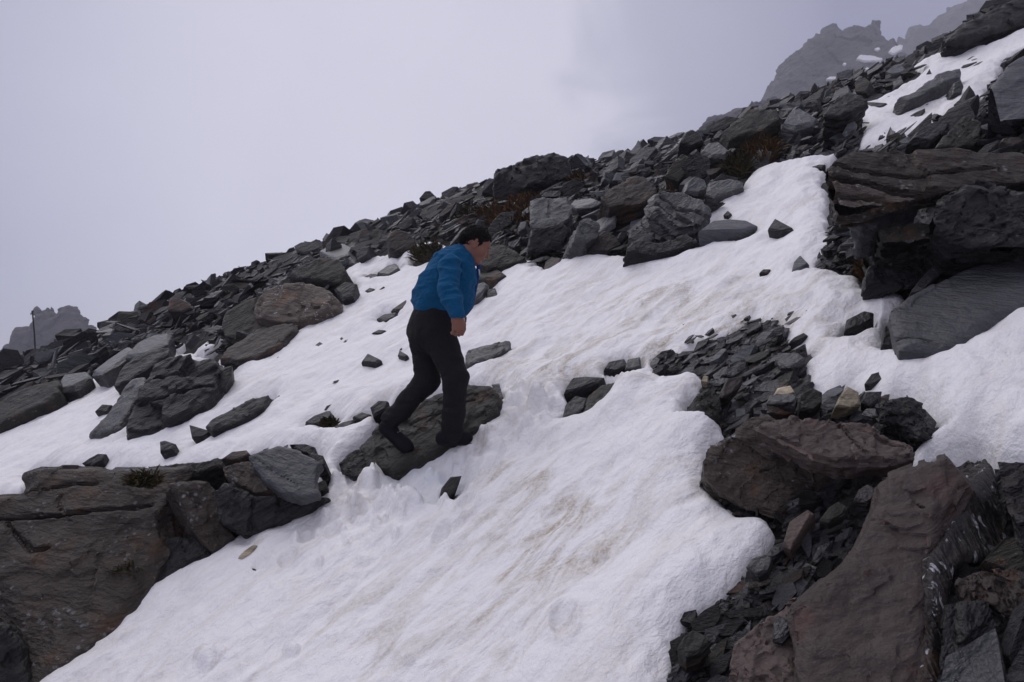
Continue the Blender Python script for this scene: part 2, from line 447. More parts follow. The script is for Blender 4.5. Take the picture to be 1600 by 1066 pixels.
S_UPPER = [(1375,222),(1350,226),(1341,217),(1355,206),(1344,194),(1319,177),(1395,143),(1431,121),(1445,108),(1426,107),(1462,90),(1516,68),(1540,75),(1560,68),(1600,50),(1760,-20),(1800,40),
 (1600,82),(1569,98),(1544,141),(1527,160),(1502,186),(1460,197),(1412,217)]
S_BITS = [[(1572,45),(1600,32),(1640,15),(1640,28),(1600,42)], [(1462,93),(1500,74),(1557,55),(1550,63),(1512,74),(1470,97)], [(1427,108),(1464,92),(1470,98),(1440,112)],
          [(297,553),(325,533),(346,523),(344,530),(320,548)], [(225,557),(262,542),(290,532),(288,538),(255,552)], [(1320,178),(1350,162),(1345,172)]]
HOLES = [[(527,722),(560,690),(600,645),(640,615),(700,600),(778,602),(784,618),(778,640),(740,680),(700,693),(655,722),(600,742),(560,742)],
         [(186,680),(192,655),(238,566),(340,556),(362,574),(352,605),(318,634),(285,652),(228,680),(205,640)],
         [(320,672),(332,655),(400,620),(430,613),(424,628),(380,660),(345,673)],
         [(476,664),(500,645),(520,640),(535,655),(520,672),(500,660),(480,668)],
         [(580,640),(590,627),(608,626),(600,645),(583,655),(560,664),(530,668),(545,655)],
         [(724,565),(730,545),(795,530),(790,548),(760,562),(735,570)],
         [(878,655),(882,625),(893,590),(940,588),(985,590),(975,605),(940,640),(905,652),(888,656)],
         [(942,578),(950,565),(985,557),(1003,560),(998,577),(960,583)],
         [(685,780),(690,762),(708,742),(722,742),(718,755),(700,775),(690,783)],
         [(588,498),(600,490),(622,486),(620,497),(600,504)],
         [(730,486),(735,445),(762,435),(776,455),(770,468),(745,480)],
         [(640,405),(655,398),(690,392),(690,410),(660,418),(645,416)],
         [(566,436),(575,428),(598,422),(620,410),(628,420),(610,432),(580,440)],
         [(1310,524),(1318,500),(1350,485),(1367,488),(1362,505),(1325,524)],
         [(1085,362),(1115,345),(1168,343),(1186,354),(1150,366),(1110,370)],
         [(1060,548),(1090,532),(1098,546),(1080,556)]]
def proj(poly): return [tuple(hit(a, b)[:2]) for a, b in poly]
PM, PU = proj(S_MAIN), proj(S_UPPER)
PB = [proj(p) for p in S_BITS]; PH = [proj(p) for p in HOLES]
def rock_dist(x, y):
    """metres into the rock area (positive) or into the snow (negative)"""
    d = sdpoly(x, y, PM)
    for h in PH:
        hx = [p[0] for p in h]; hy = [p[1] for p in h]
        near = (x > min(hx) - 1.2) & (x < max(hx) + 1.2) & (y > min(hy) - 1.2) & (y < max(hy) + 1.2)
        if near.any(): d[near] = np.maximum(d[near], -sdpoly(x[near], y[near], h))
    for s in [PU] + PB:
        hx = [p[0] for p in s]; hy = [p[1] for p in s]
        near = (x > min(hx) - 3) & (x < max(hx) + 3) & (y > min(hy) - 3) & (y < max(hy) + 3)
        if near.any(): d[near] = np.minimum(d[near], sdpoly(x[near], y[near], s))
    return d

def grid(nt_, ny, tmax, pad=2.5):
    tt = np.linspace(-tmax, tmax, nt_)
    yb = np.linspace(-16, 1.9, 14); yf = np.geomspace(2.0, 46, ny); yr = np.geomspace(46, 940, 20)[1:]
    yy = np.concatenate([yb, yf, yr])
    w = np.where(yy >= 2, yy, 2 + (2 - yy) * 1.2) + pad
    X = tt[None, :] * w[:, None]; Y = np.repeat(yy[:, None], nt_, 1)
    n, k = X.shape
    i = np.arange(n * k).reshape(n, k)
    F = np.stack([i[:-1, :-1], i[:-1, 1:], i[1:, 1:], i[1:, :-1]], -1).reshape(-1, 4)
    return X.ravel().astype(np.float32), Y.ravel().astype(np.float32), F
def mound(x, y, d):
    """the block field stands a little above the snow; low rubble between"""
    far = np.clip((y - 6) / 6, 0, 1)
    lf = np.clip((.10 - x / np.maximum(y, 1)) / .15, 0, 1) * np.clip((x / np.maximum(y, 1) + .62) / .25, 0, 1)
    return (-.10 + far * .24 * lf * (1 - np.exp(-np.maximum(d, 0) / .8))) * (d > -.5)
def ground_h(x, y, d):
    return P(x, y) + mound(x, y, d) + .05 * fbm2(x * 1.3, y * 1.3, 4, 5) * np.clip(y / 6, .5, 3) - np.clip(-d * 3, 0, .4)

X, Y, F = grid(430, 250, .98)
D = rock_dist(X, Y)
Z = ground_h(X, Y, D)
# the hollow under the left boulder
h0 = hit(5, 1000)
Z -= .8 * np.exp(-(((X - h0[0]) / .5) ** 2 + ((Y - h0[1]) / .6) ** 2)) * (D > 0)
g = mesh_np('rocky_ground', np.stack([X, Y, Z], 1), F)
ground = link('rocky_ground', g, M['soil']); tag(ground, 'dark stony ground between the slates', kind='structure')

# snow
def imgxy(x, y):
    z = P(x, y)
    yy = np.maximum(y, .5)
    return 800 + FPX * x / yy, 533 - FPX * z / yy
CLUMPS = [(320,1030,16,.045),(342,1022,12,.03),(455,1012,12,.03),(640,792,20,.05),(600,800,16,.04),(556,800,12,.035),(530,770,14,.04),(500,805,10,.02),(575,765,16,.07),(520,765,12,.05),(590,745,10,.06),
          (620,770,14,.04),(660,775,12,.035),(700,800,10,.02),(770,700,14,.04),(800,660,16,.045),(840,640,14,.045),(850,670,12,.035),(455,815,9,.02),(620,835,9,.02),(520,860,7,.02),(560,880,6,.015),
          (480,850,6,.015),(700,860,7,.015),(1150,790,14,.03),(640,1042,8,.02),(380,1040,9,.02),(935,880,12,.02)]
MELT = [(582,434,22),(606,420,24),(578,453,9),(630,478,20),(605,498,20),(592,519,15),(534,530,14),(499,539,10),(538,536,9),(580,560,20),(630,553,12),(500,658,30),(540,664,22),(565,650,18),
        (1198,424,12),(1250,412,18),(1220,352,22),(1370,588,26),(1342,505,30),(1246,528,16),(1375,164,18),(1456,183,14),(300,675,22),(263,697,18),(148,718,24),(375,645,60),(389,862,16),(345,590,26),(262,620,90),
        (705,765,22),(760,548,42),(1140,356,50)]
_cr = random.Random(3)
for _ in range(60):
    _x, _y = _cr.gauss(620, 85), 0
    _y = 790 - (_x - 620) * .55 + _cr.gauss(0, 26)
    CLUMPS.append((_x, _y, _cr.uniform(3.5, 9), _cr.uniform(.012, .034)))
PRINTS = [(770,735),(800,700),(748,705),(838,668),(812,648),(872,640),(560,812),(520,838),(478,848),(450,880),(408,888),(690,842),(730,800)]
def snow_top(x, y, d):
    px, py = imgxy(x, y)
    gl = math.hypot(.36, .33); al = (x * .36 + y * .33) / gl; ac = (-x * .33 + y * .36) / gl
    near = np.clip(10 / np.maximum(y, 3), .5, 1.6)
    h = .055 * fbm2(x * .55, y * .55, 3, 21)
    h = h + .018 * fbm2(ac * 2.6, al * .8, 4, 31) + .008 * fbm2(ac * 9, al * 2.2, 3, 41)
    h = h + .014 * fbm2(x * 5, y * 5, 3, 51) + .009 * (1 - 2 * np.abs(noise2(x * 9, y * 9, 55))) * np.clip(noise2(x * .9, y * .9, 56) + .5, 0, 1) + .006 * noise2(x * 24, y * 24, 57) * np.clip(noise2(x * 1.3, y * 1.3, 58) + .4, 0, 1)
    # ridges where the crust has slipped, right of centre
    def blob(cx, cy, rx, ry): return np.exp(-(((px - cx) / rx) ** 2 + ((py - cy) / ry) ** 2))
    h = h + (blob(1130, 470, 190, 50) + blob(1010, 590, 120, 60) * .6 + blob(900, 690, 170, 60) * .7) * .05 * (1 - 2 * np.abs(noise2(ac * 3.4, al * 1.0, 61)))
    # trodden, clumpy snow below the climber
    ch = blob(620, 775, 95, 45) + blob(740, 715, 70, 30) + blob(830, 645, 60, 35) + .8 * blob(820, 620, 50, 20) + .6 * blob(510, 790, 60, 40) + .25 * blob(420, 880, 120, 70)
    bil = noise2(x * 6.5, y * 6.5, 71); bil2 = np.clip(noise2(x * 11, y * 11, 72) * 1.6, -.4, .8)
    h = h + np.clip(ch, 0, 1.2) * (.050 * bil + .040 * bil2 + .014 * noise2(x * 30, y * 30, 73) - .02)
    # pit where the crust has broken
    h = h - .11 * blob(650, 765, 46, 24) - .10 * blob(705, 735, 30, 14)
    h = h + .05 * blob(640, 800, 50, 12) + .05 * blob(590, 752, 26, 12)
    # the crest right of centre, dented footprint, lumps
    h = h + .14 * blob(965, 628, 50, 30) + .06 * blob(1060, 690, 60, 60)
    e = ((px - 880) / 19) ** 2 + ((py - 993) / 27) ** 2
    h = h - .055 * np.exp(-e ** 2) + .014 * np.exp(-((np.sqrt(e) - 1.25) / .22) ** 2)
    for cx, cy, r in MELT:     # the snow has melted back round dark stones
        e = ((px - cx) / r) ** 2 + ((py - cy) / (r * .75)) ** 2
        h = h - .035 * np.exp(-e)
    for cx, cy in PRINTS:      # boot prints on the way up
        e = ((px - cx) * .8 - (py - cy) * .6) ** 2 / 15 ** 2 + ((px - cx) * .6 + (py - cy) * .8) ** 2 / 8 ** 2
        h = h - .045 * np.exp(-e ** 2) + .014 * np.exp(-((np.sqrt(e) - 1.35) / .25) ** 2)
    for cx, cy, r, a in CLUMPS:
        e = ((px - cx) ** 2 + ((py - cy) * 1.25) ** 2) / r ** 2
        h = h + a * np.sqrt(np.clip(1.25 - e, 0, 1.25)) * (1 + .35 * noise2(x * 22, y * 22, 81))
    # lip: rounds over and drops at its edge
    wob = .035 * fbm2(x * 4.5, y * 4.5, 4, 91) + .012 * fbm2(x * 16, y * 16, 2, 95)
    dd = -(d + wob * np.clip(y / 8, .5, 2.0))
    lip = np.where(dd > 0, -.065 * np.exp(-np.maximum(dd, 0) / .035), -.065 + np.minimum(dd, 0) * 5.5)
    roll = .05 * np.exp(-((dd - .22) / .16) ** 2)
    return P(x, y) + h * np.clip(dd / .12 + .35, .2, 1) + lip + roll + .012, dd
X, Y, F = grid(860, 660, .86, 1.2)
D = rock_dist(X, Y)
Z, DD = snow_top(X, Y, D)
keep = (DD[F] > -.16).any(1)
F = F[keep]
used = np.unique(F); rm = np.full(len(X), -1, np.int64); rm[used] = np.arange(len(used))
X, Y, Z, F = X[used], Y[used], Z[used], rm[F]
me = mesh_np('snow', np.stack([X, Y, Z], 1), F)
px, py = imgxy(X, Y)
def blobs(l):
    s = 0
    for cx, cy, rx, ry, a in l: s = s + a * np.exp(-(((px - cx) / rx) ** 2 + ((py - cy) / ry) ** 2))
    return s
dirt = .15 + blobs([(920,850,90,70,1.0),(880,990,26,34,1.1),(820,880,110,70,.6),(800,1000,200,80,.45),(1150,510,130,50,.9),(1010,540,180,40,.5),(820,590,120,40,.7),(960,620,90,30,.6),(1060,440,160,40,.5),
                    (330,1030,18,18,.8),(745,690,50,30,.7),(1140,775,30,30,.8),(390,860,20,12,.5),(780,760,120,30,.4),(1110,560,60,25,.8)])
ice = blobs([(650,775,60,25,.9),(1500,640,90,60,.25),(700,740,40,14,.7),(640,740,60,12,.6),(230,690,40,14,.4)])
for nm, arr in (('dirt', dirt), ('ice', ice)):
    a = me.attributes.new(nm, 'FLOAT', 'POINT'); a.data.foreach_set('value', np.clip(arr, 0, 1.3).astype(np.float32))
snow = link('snow', me, M['snow']); tag(snow, 'wind packed snow with brown dust streaks down the slope', kind='structure')

# ------------------------------------------------------------------ rocks
def unit(v): v = np.array(v, float); return v / np.linalg.norm(v)
NF = unit((-.18, -.62, .76))      # a face turned to the viewer and the sky
HERO_POLYS = []
HEROES = []
PLANES = {}
def outline_on_plane(poly, Q, n):
    out_ = []
    for a, b in poly:
        r = ray(a, b); dn = r @ n
        s = (Q @ n) / dn if dn < -.03 else Q[1] * 1.6
        s = min(max(s, Q[1] * .55), Q[1] * 1.8)
        out_.append(r * s)
    return np.array(out_)
def hull_rock(name, label, short, poly, mat, n, T, anchor, lift, parent, cat, group):
    lift = lift * .62 if anchor[1] < 430 else lift
    Q = hit(anchor[0], anchor[1], lift)
    pts = outline_on_plane(poly, Q, n); c = pts.mean(0)
    small = min(np.ptp(pts[:, 0]), np.ptp(pts @ unit(np.cross(n, (1, 0, 0))))) + 1e-3
    rl = np.random.RandomState(int(abs(poly[0][0] * 7 + poly[0][1] * 3 + len(poly))) % 99991)
    V = []
    k = len(pts)
    tl = unit(n + rl.uniform(-.25, .25, 3))       # the top breaks along one slanting cleavage face
    for i, p in enumerate(pts):
        d = p - c
        w = -small * rl.uniform(0, .10)
        V.append(p + n * w)
        V.append(c + d * rl.uniform(.70, .90) + n * small * (.05 + .10 * (d @ tl) / (small + 1e-3)))
        V.append(c + d * rl.uniform(.92, 1.03) - n * T * rl.uniform(.3, .5)); V.append(c + d * .85 - n * T)
    bm = bmesh.new()
    for v in V: bm.verts.new(tuple(v - c))
    bmesh.ops.convex_hull(bm, input=bm.verts)
    bmesh.ops.delete(bm, geom=[v for v in bm.verts if not v.link_faces], context='VERTS')
    bmesh.ops.dissolve_limit(bm, angle_limit=.10, verts=bm.verts, edges=bm.edges)
    bmesh.ops.bevel(bm, geom=list(bm.edges), offset=small * .012, segments=1, affect='EDGES', profile=.6)
    me = bpy.data.meshes.new(name); bm.to_mesh(me); bm.free()
    o = link(name, me, M[mat], parent, tuple(c)); tag(o, label, cat, group)
    PLANES[short] = (Q, n); HEROES.append((short, poly))
    return o
def rock(name, label, short, poly, mat='charcoal', n=NF, T=None, anchor=None, lift=.04, side=None, steps=.02, rough=.012, strata=.02, dist=None, cuts=0,
         cracks=(), parent=None, cat='rock', group=None, clean=True, res=1.0, sharp=26, layer=.05, hull=None, jag=0):
    n = unit(n); strata = strata * .5
    if side is None: side = -.12 if poly[0][0] > 1150 else .10
    if anchor is None: anchor = max(poly, key=lambda p: p[1])
    area = abs(sum(poly[i][0] * poly[i-1][1] - poly[i-1][0] * poly[i][1] for i in range(len(poly)))) / 2
    if hull is None: hull = area < 1500 and not cracks and not dist and parent is None and strata <= .011
    if hull:
        if clean: HERO_POLYS.append(poly)
        return hull_rock(name, label, short, poly, mat, n, T or lift + .3, anchor, lift, parent, cat, group)
    Q = ray(*anchor) * dist if dist else hit(anchor[0], anchor[1], lift)
    pts = outline_on_plane(poly, Q, n)
    PLANES[short] = (Q, n)
    c = pts.mean(0)
    uu = unit(np.cross((0, 0, 1), n)) if abs(n[2]) < .97 else np.array((1., 0, 0)); vv = np.cross(n, uu)
    pu, pv = (pts - c) @ uu, (pts - c) @ vv
    size = max(np.ptp(pu), np.ptp(pv)); small = min(np.ptp(pu), np.ptp(pv))
    if T is None: T = lift + .45 * small + .1
    cell = max(Q[1] * .0026, size / 105) / res
    sd = hash((round(poly[0][0]), round(poly[0][1]), len(poly))) % 9973
    m = cell * 4 + side * T + strata
    us = np.arange(pu.min() - m, pu.max() + m, cell); vs = np.arange(pv.min() - m, pv.max() + m, cell)
    ws = np.arange(-T - 3 * cell, steps * 2 + rough * 2 + 4 * cell, cell * .85)
    U, V = np.meshgrid(us, vs, indexing='ij')
    P2 = list(zip(pu, pv))
    d2 = sdpoly(U, V, P2)
    sc = 1 / max(.12, small)
    wu = U + .10 / sc * fbm2(U * sc * 3, V * sc * 3, 2, sd + 1); wv_ = V + .10 / sc * fbm2(U * sc * 3, V * sc * 3, 2, sd + 2)
    top = steps * .9 * facet2(wu * sc * 1.7, wv_ * sc * 1.2, sd + 3) + steps * .4 * facet2(wu * sc * 5, wv_ * sc * 3.5, sd + 4) + rough * .7 * facet2(wu * sc * 9, wv_ * sc * 9, sd + 6) + rough * .3 * fbm2(U * sc * 6, V * sc * 6, 3, sd + 5) - steps * .4
    fside = min(.07 * small, .022 * Q[1] / 4) * facet2(wu * sc * 3.2, wv_ * sc * 3.2, sd + 7)
    for cr in cracks:       # long open joints across the face
        cp = outline_on_plane(cr[0], Q, n); cu, cv = (cp - c) @ uu, (cp - c) @ vv
        dm = np.full(U.shape, 9.)
        for i in range(len(cu) - 1):
            dx, dy = cu[i+1] - cu[i], cv[i+1] - cv[i]
            h = np.clip(((U - cu[i]) * dx + (V - cv[i]) * dy) / (dx * dx + dy * dy + 1e-9), 0, 1)
            dm = np.minimum(dm, np.hypot(U - cu[i] - h * dx, V - cv[i] - h * dy))
        dm = dm + .3 * cr[1] * fbm2(U * 9, V * 9, 2, sd + 8)
        top = top - cr[2] * np.clip(1.4 - dm / cr[1], 0, 1)
    d2 = d2 + .35 * fside + .010 * min(small, .5) * fbm2(U * sc * 5, V * sc * 5, 3, sd)
    if jag: d2 = d2 + jag * fbm2(U / (jag * 5), V / (jag * 5), 4, sd + 40, .6)
    bev = .05 * small
    ed = np.clip(1 + d2 / (bev + 1e-6), 0, 1)
    top = top - bev * .55 * ed ** 2
    f = np.empty(U.shape + (len(ws),), np.float32)
    # layers of cleavage stick out unevenly down the side
    rl = np.random.RandomState(sd)
    nl = int(T / layer) + 3
    ofs = rl.uniform(-1, 1, nl) * strata
    for k, w in enumerate(ws):
        q = -w / layer + .6 * noise2(U * 1.5 * sc, V * 1.5 * sc, sd + 11)
        lay = ofs[np.clip(q.astype(int), 0, nl - 1)] + strata * .6 * facet2(U * sc * 5 + 3 * round(w / layer), V * sc * 5, sd + 12)
        s_ = d2 + side * min(w, 0) * 1.0 + lay * (w < -.3 * layer)
        f[:, :, k] = np.maximum(np.maximum(s_, w - top), -w - T)
    for k in range(cuts + 1):
        a = rl.uniform(0, 6.28); dirn = np.array([math.cos(a), math.sin(a), rl.uniform(.35, .9)]); dirn /= np.linalg.norm(dirn)
        rr = max(abs(dirn[0]) * np.ptp(pu) / 2, abs(dirn[1]) * np.ptp(pv) / 2) * (rl.uniform(.74, .9) if k < cuts else rl.uniform(.94, 1.02))
        f = np.maximum(f, dirn[0] * U[:, :, None] + dirn[1] * V[:, :, None] + dirn[2] * ws[None, None, :] - rr)
    v, q = surface_nets(f, us, vs, ws)
    if not len(v): return None
    fq = 1 / max(.05, small)
    nn = rough * .35
    if jag: v = v + jag * .8 * np.stack([fbm3(v[:, 0] / (jag * 3.5), v[:, 1] / (jag * 6), v[:, 2] / (jag * 3.5), 3, sd + 50 + 5 * i) for i in range(3)], 1)
    v = v + nn * np.stack([noise3(v[:, 0] * 14 * fq + 5 * i, v[:, 1] * 14 * fq, v[:, 2] * 14 * fq, sd + 20 + i) for i in range(3)], 1) * .5
    wv = v[:, :1] * uu + v[:, 1:2] * vv + v[:, 2:] * n
    if np.dot(np.cross(uu, vv), n) < 0: q = q[:, ::-1]
    me = mesh_np(name, wv, q, True, sharp)
    mt = M[mat]
    o = link(name, me, mt, parent, tuple(c if parent is None else c - np.array(parent.location)))
    if parent is None:
        tag(o, label, cat, group)
    HEROES.append((short, poly)); 
    if clean: HERO_POLYS.append(poly)
    return o
R_ = rock
FACE = (-.1, -.8, .6)
UP = (-.30, -.30, .9)
# -- left foreground outcrop
bl = R_('boulder', 'big lichen-spotted brownish boulder at the lower left corner with two long cracks', 'big cracked boulder at lower left',
   [(-120,790),(5,768),(33,767),(42,750),(38,734),(62,725),(150,724),(232,726),(290,722),(268,770),(258,800),(262,835),(240,880),(215,930),(170,985),(80,1080),(30,1140),(22,1040),(8,960),(-30,900),(-120,880)],
   'lichened', n=(.05, -.62, .78), lift=.05, anchor=(100,1030), T=.9, side=.05, steps=.035, rough=.02, strata=.05, cat='boulder',
   cracks=[([(-100,812),(5,808),(100,803),(237,790)], .012, .09), ([(38,768),(90,757),(150,753)], .01, .07), ([(10,815),(40,850),(50,862),(75,855)], .012, .05), ([(95,770),(90,790),(110,805)], .008, .03)])
R_('boulder', 'dark undercut boulder in the hollow at the lower left edge of the photo', 'dark boulder in left hollow',
   [(-160,940),(-60,960),(10,975),(35,1010),(45,1080),(20,1180),(-160,1180)], 'charcoal', n=(.3,-.8,.5), lift=.02, anchor=(30,1100), T=.6, cat='boulder')
R_('rock', 'smooth dark slab with a hairline crack at the right end of the left outcrop', 'smooth dark slab at the right end of the left outcrop',
   [(388,712),(410,700),(434,694),(462,700),(500,722),(492,742),(494,768),(470,774),(440,768),(405,742)], 'smooth', n=(-.1,-.65,.75), lift=.26, anchor=(470,774), T=.10, side=-.1, hull=False, strata=.02, steps=.008, rough=.006,
   cracks=[([(395,712),(430,738),(470,758)], .004, .012)])
R_('rock', 'lichen-dotted wedge of slate leaning below the hairline-cracked slab', 'lichen-dotted wedge in the left outcrop',
   [(345,728),(378,716),(392,720),(410,745),(425,768),(395,770),(352,745)], 'lichened', n=(-.3,-.7,.6), lift=.30, anchor=(400,770), T=.35)
R_('rock', 'black overhung block sunk into the snow edge under the left outcrop', 'black overhung block under the left outcrop',
   [(332,768),(345,752),(400,772),(470,776),(500,775),(470,800),(405,830),(372,835),(336,815)], 'charcoal', n=(-.1,-.9,.35), lift=.12, anchor=(372,838), T=.6)
R_('rock', 'white-speckled slate wedge standing in the middle of the left outcrop', 'white-speckled wedge in the left outcrop',
   [(265,755),(300,750),(325,752),(340,775),(345,815),(365,838),(335,862),(318,848),(290,800)], 'lichened', n=(.35,-.8,.45), lift=.06, anchor=(335,862), T=.45)
R_('rock', 'rusty orange-brown rock in the dark cleft of the left outcrop', 'rusty rock in the left cleft',
   [(232,795),(245,778),(262,770),(280,800),(295,830),(262,850),(250,838)], 'rusty', n=(.2,-.85,.4), lift=.12, anchor=(262,850), T=.3)
R_('rock', 'low dark ledge with loose chips where the left boulder meets the snow', 'low ledge beside the left boulder',
   [(205,870),(225,845),(262,838),(300,838),(330,855),(320,868),(290,876),(255,900),(225,925),(205,930)], 'charcoal', n=(-.1,-.7,.7), lift=.05, anchor=(225,925), T=.35)
R_('rock', 'long weathered ledge along the top of the left outcrop', 'weathered ledge on top of the left outcrop',
   [(232,726),(300,720),(350,716),(392,706),(388,716),(350,726),(300,742),(268,752),(240,742)], 'olive', n=(-.2,-.6,.76), lift=.38, anchor=(268,752), T=.3, strata=.03)
R_('rock', 'small rusty stone lying on the upper rim of the left outcrop', 'rusty stone on the rim of the left outcrop',
   [(345,718),(362,706),(385,703),(391,710),(372,718)], 'rusty', lift=.45, n=(-.2,-.6,.76), anchor=(372,718), T=.12)
for k, (pl, lb) in enumerate([([(452,694),(478,694),(492,698),(490,712),(470,706)], 'small layered slate at the right tip of the left outcrop, touching the snow bridge'),
                 ([(480,706),(505,712),(508,728),(494,730)], 'small dark slate below the layered one at the tip of the left outcrop'),
                 ([(488,758),(508,750),(512,764),(495,772)], 'little olive stone at the snow edge under the left outcrop tip')]):
    R_('rock', lb, ['layered slate at the outcrop tip','dark slate at the outcrop tip','olive stone at the outcrop tip'][k], pl, ['charcoal','charcoal','olive'][k], lift=.25 if k < 2 else .12, T=.25)
# -- rock under the climber
R_('boulder', 'grey-brown boulder under the climber with lichened lower face', 'boulder under the climber',
   [(556,690),(600,650),(640,628),(690,604),(730,598),(768,600),(780,614),(776,640),(745,672),(700,692),(655,716),(610,734),(572,722)], 'olive', n=(-.28,-.52,.80), lift=.09, anchor=(655,716), T=.45, steps=.03, rough=.018, strata=.03, cat='boulder', side=.12,
   cracks=[([(640,660),(690,640),(740,625)], .01, .02)])
R_('rock', 'thin pale stone tip poking out of snow right of the boulder under the climber', 'pale tip beside the climber boulder',
   [(768,600),(780,599),(786,620),(780,626),(774,612)], 'pale', lift=.03, T=.2)
R_('rock', 'dark layered rock at the lower left foot of the boulder under the climber', 'layered rock below the climber boulder',
   [(527,722),(545,705),(562,697),(575,715),(600,732),(590,742),(560,745),(540,742)], 'charcoal', lift=.07, T=.3, strata=.03)
R_('rock', 'small angular stone uphill of the boulder, nearest to its left end', 'angular stone left of the climber boulder',
   [(578,636),(592,626),(607,627),(602,640),(583,652)], 'charcoal', lift=.07, T=.2)
R_('rock', 'long dark stone half buried in snow behind the climber\'s knees', 'half buried stone behind the climber\'s knees',
   [(722,566),(728,545),(760,536),(798,529),(794,546),(762,562),(735,570)], 'pale', n=(-.2,-.45,.85), lift=.10, T=.3, anchor=(735,566), side=-.1)
R_('rock', 'dark stump of rock in the broken snow below the climber\'s front foot', 'dark stump below the front foot',
   [(686,780),(690,762),(704,744),(722,742),(717,757),(700,775)], 'olive', lift=.05, T=.2, n=(.2,-.7,.65))
R_('rock', 'tan splinter of rock lying on the snow above the left outcrop edge', 'tan splinter on the snow',
   [(371,872),(380,862),(396,850),(402,852),(392,866),(378,874)], 'quartz', lift=.04, T=.06, side=.05)
# -- left mid
R_('boulder', 'large square-cut dark boulder standing in the left snowfield', 'large dark boulder in the left snowfield',
   [(193,679),(192,655),(205,628),(238,566),(262,558),(300,552),(334,555),(341,572),(338,598),(316,632),(285,650),(240,666)], 'charcoal', n=(-.15,-.62,.76), lift=.12, anchor=(250,664), T=.9, side=.06, steps=.06, rough=.02, strata=.04, cat='boulder',
   cracks=[([(205,628),(250,622),(330,600)], .02, .06), ([(240,590),(300,585),(338,580)], .02, .05)])
R_('rock', 'leaning thin slab on the left side of the square-cut boulder in the snow', 'leaning slab beside the large snowfield boulder',
   [(135,680),(160,652),(203,590),(222,586),(222,597),(205,620),(190,650),(180,665),(150,678)], 'pale', n=(-.5,-.5,.7), lift=.1, T=.3, strata=.02)
R_('rock', 'black rock wedged against the right side of the square-cut boulder', 'black rock right of the large snowfield boulder',
   [(340,576),(363,571),(362,585),(352,605),(325,626),(334,600)], 'charcoal', n=(.1,-.7,.7), lift=.1, T=.4)
R_('rock', 'blade-shaped dark rock lying in the snow right of the square-cut boulder', 'blade-shaped rock in the snow',
   [(319,664),(332,652),(370,634),(402,620),(430,613),(424,626),(380,656),(345,668),(330,672)], 'charcoal', n=(-.1,-.5,.85), lift=.12, anchor=(345,668), T=.35, side=-.05)
R_('rock', 'small dark wedge at the lower left tip of the blade-shaped rock', 'dark wedge at the blade rock tip',
   [(296,664),(310,668),(331,674),(322,682),(300,685)], 'charcoal', lift=.08, T=.2)
R_('rock', 'spiky dark stone on snow left of the blade-shaped rock', 'spiky stone on the snow',
   [(250,690),(258,688),(275,694),(272,704),(250,707)], 'charcoal', lift=.08, T=.2)
R_('rock', 'dark finger of rock just above the top edge of the left foreground outcrop', 'finger of rock above the left outcrop',
   [(128,724),(140,716),(155,708),(166,709),(160,720),(145,727)], 'charcoal', lift=.05, T=.12)
R_('rock', 'small flat stone at the left foot of the leaning slab', 'flat stone left of the leaning slab', [(148,643),(160,632),(175,632),(168,644)], 'charcoal', lift=.06, T=.15)
R_('boulder', 'brown-sided block with flat top at the left edge of the photo', 'flat-topped block at the left edge',
   [(-60,672),(-30,640),(20,612),(60,598),(90,592),(92,612),(66,632),(20,652),(-20,668)], 'olive', n=(-.25,-.5,.83), lift=.25, anchor=(20,640), T=.6, cat='boulder', side=.0)
R_('rock', 'flat slate slab right of the flat-topped block at the left edge', 'slate slab right of the left edge block',
   [(92,600),(100,588),(140,582),(143,590),(118,606),(96,612)], 'grey', n=UP, lift=.2, T=.3)
R_('rock', 'long tilted slate beam pointing down into the snow at the left', 'tilted slate beam at the left',
   [(142,585),(165,566),(200,542),(212,545),(190,566),(160,586)], 'grey', n=UP, lift=.25, T=.3)
R_('rock', 'dark pointed slab between two thin snow tongues on the left', 'pointed slab between snow tongues',
   [(178,600),(186,578),(210,556),(262,540),(258,552),(225,576),(200,592)], 'charcoal', n=(-.2,-.5,.8), lift=.2, T=.3)
R_('rock', 'ribbed dark slab above the thin snow tongues on the left', 'ribbed slab above the snow tongues',
   [(195,560),(215,540),(245,525),(268,522),(262,538),(225,556)], 'smooth', n=UP, lift=.3, T=.3)
R_('boulder', 'long tilted slate slab at the snow edge below the round grey boulder', 'long tilted slab below the round grey boulder',
   [(340,560),(352,545),(380,525),(425,504),(462,502),(458,516),(437,538),(400,556),(372,563)], 'rusty', n=(-.25,-.45,.85), lift=.12, anchor=(400,552), T=.4, strata=.04, cat='boulder')
R_('boulder', 'big rounded grey-olive boulder at the snow edge left of the climber', 'round grey boulder left of the climber',
   [(392,480),(398,462),(412,446),(445,437),(485,438),(512,450),(532,468),(530,480),(505,492),(462,500),(425,498),(398,492)], 'lichened', n=(-.1,-.65,.72), lift=.20, anchor=(462,500), T=.9, side=.0, cuts=3, steps=.06, cat='boulder')
R_('boulder', 'dark shadowed boulder under the left end of the round grey boulder', 'dark boulder under the round grey one',
   [(345,508),(350,488),(372,472),(400,462),(396,488),(420,500),(400,520),(365,530),(348,524)], 'olive', n=(-.3,-.7,.6), lift=.2, T=.6, cat='boulder')
R_('boulder', 'olive-topped boulder on the slope just above the round grey boulder', 'olive boulder above the round grey one',
   [(450,428),(470,412),(500,400),(528,403),(540,424),(528,440),(495,436),(465,434)], 'olive', n=(-.2,-.65,.7), lift=.3, T=.8, cat='boulder')
R_('rock', 'rounded dark stone touching the snow right of the round grey boulder', 'dark stone right of the round grey boulder', [(522,452),(540,440),(558,444),(552,464),(535,470)], 'charcoal', lift=.15, T=.4)
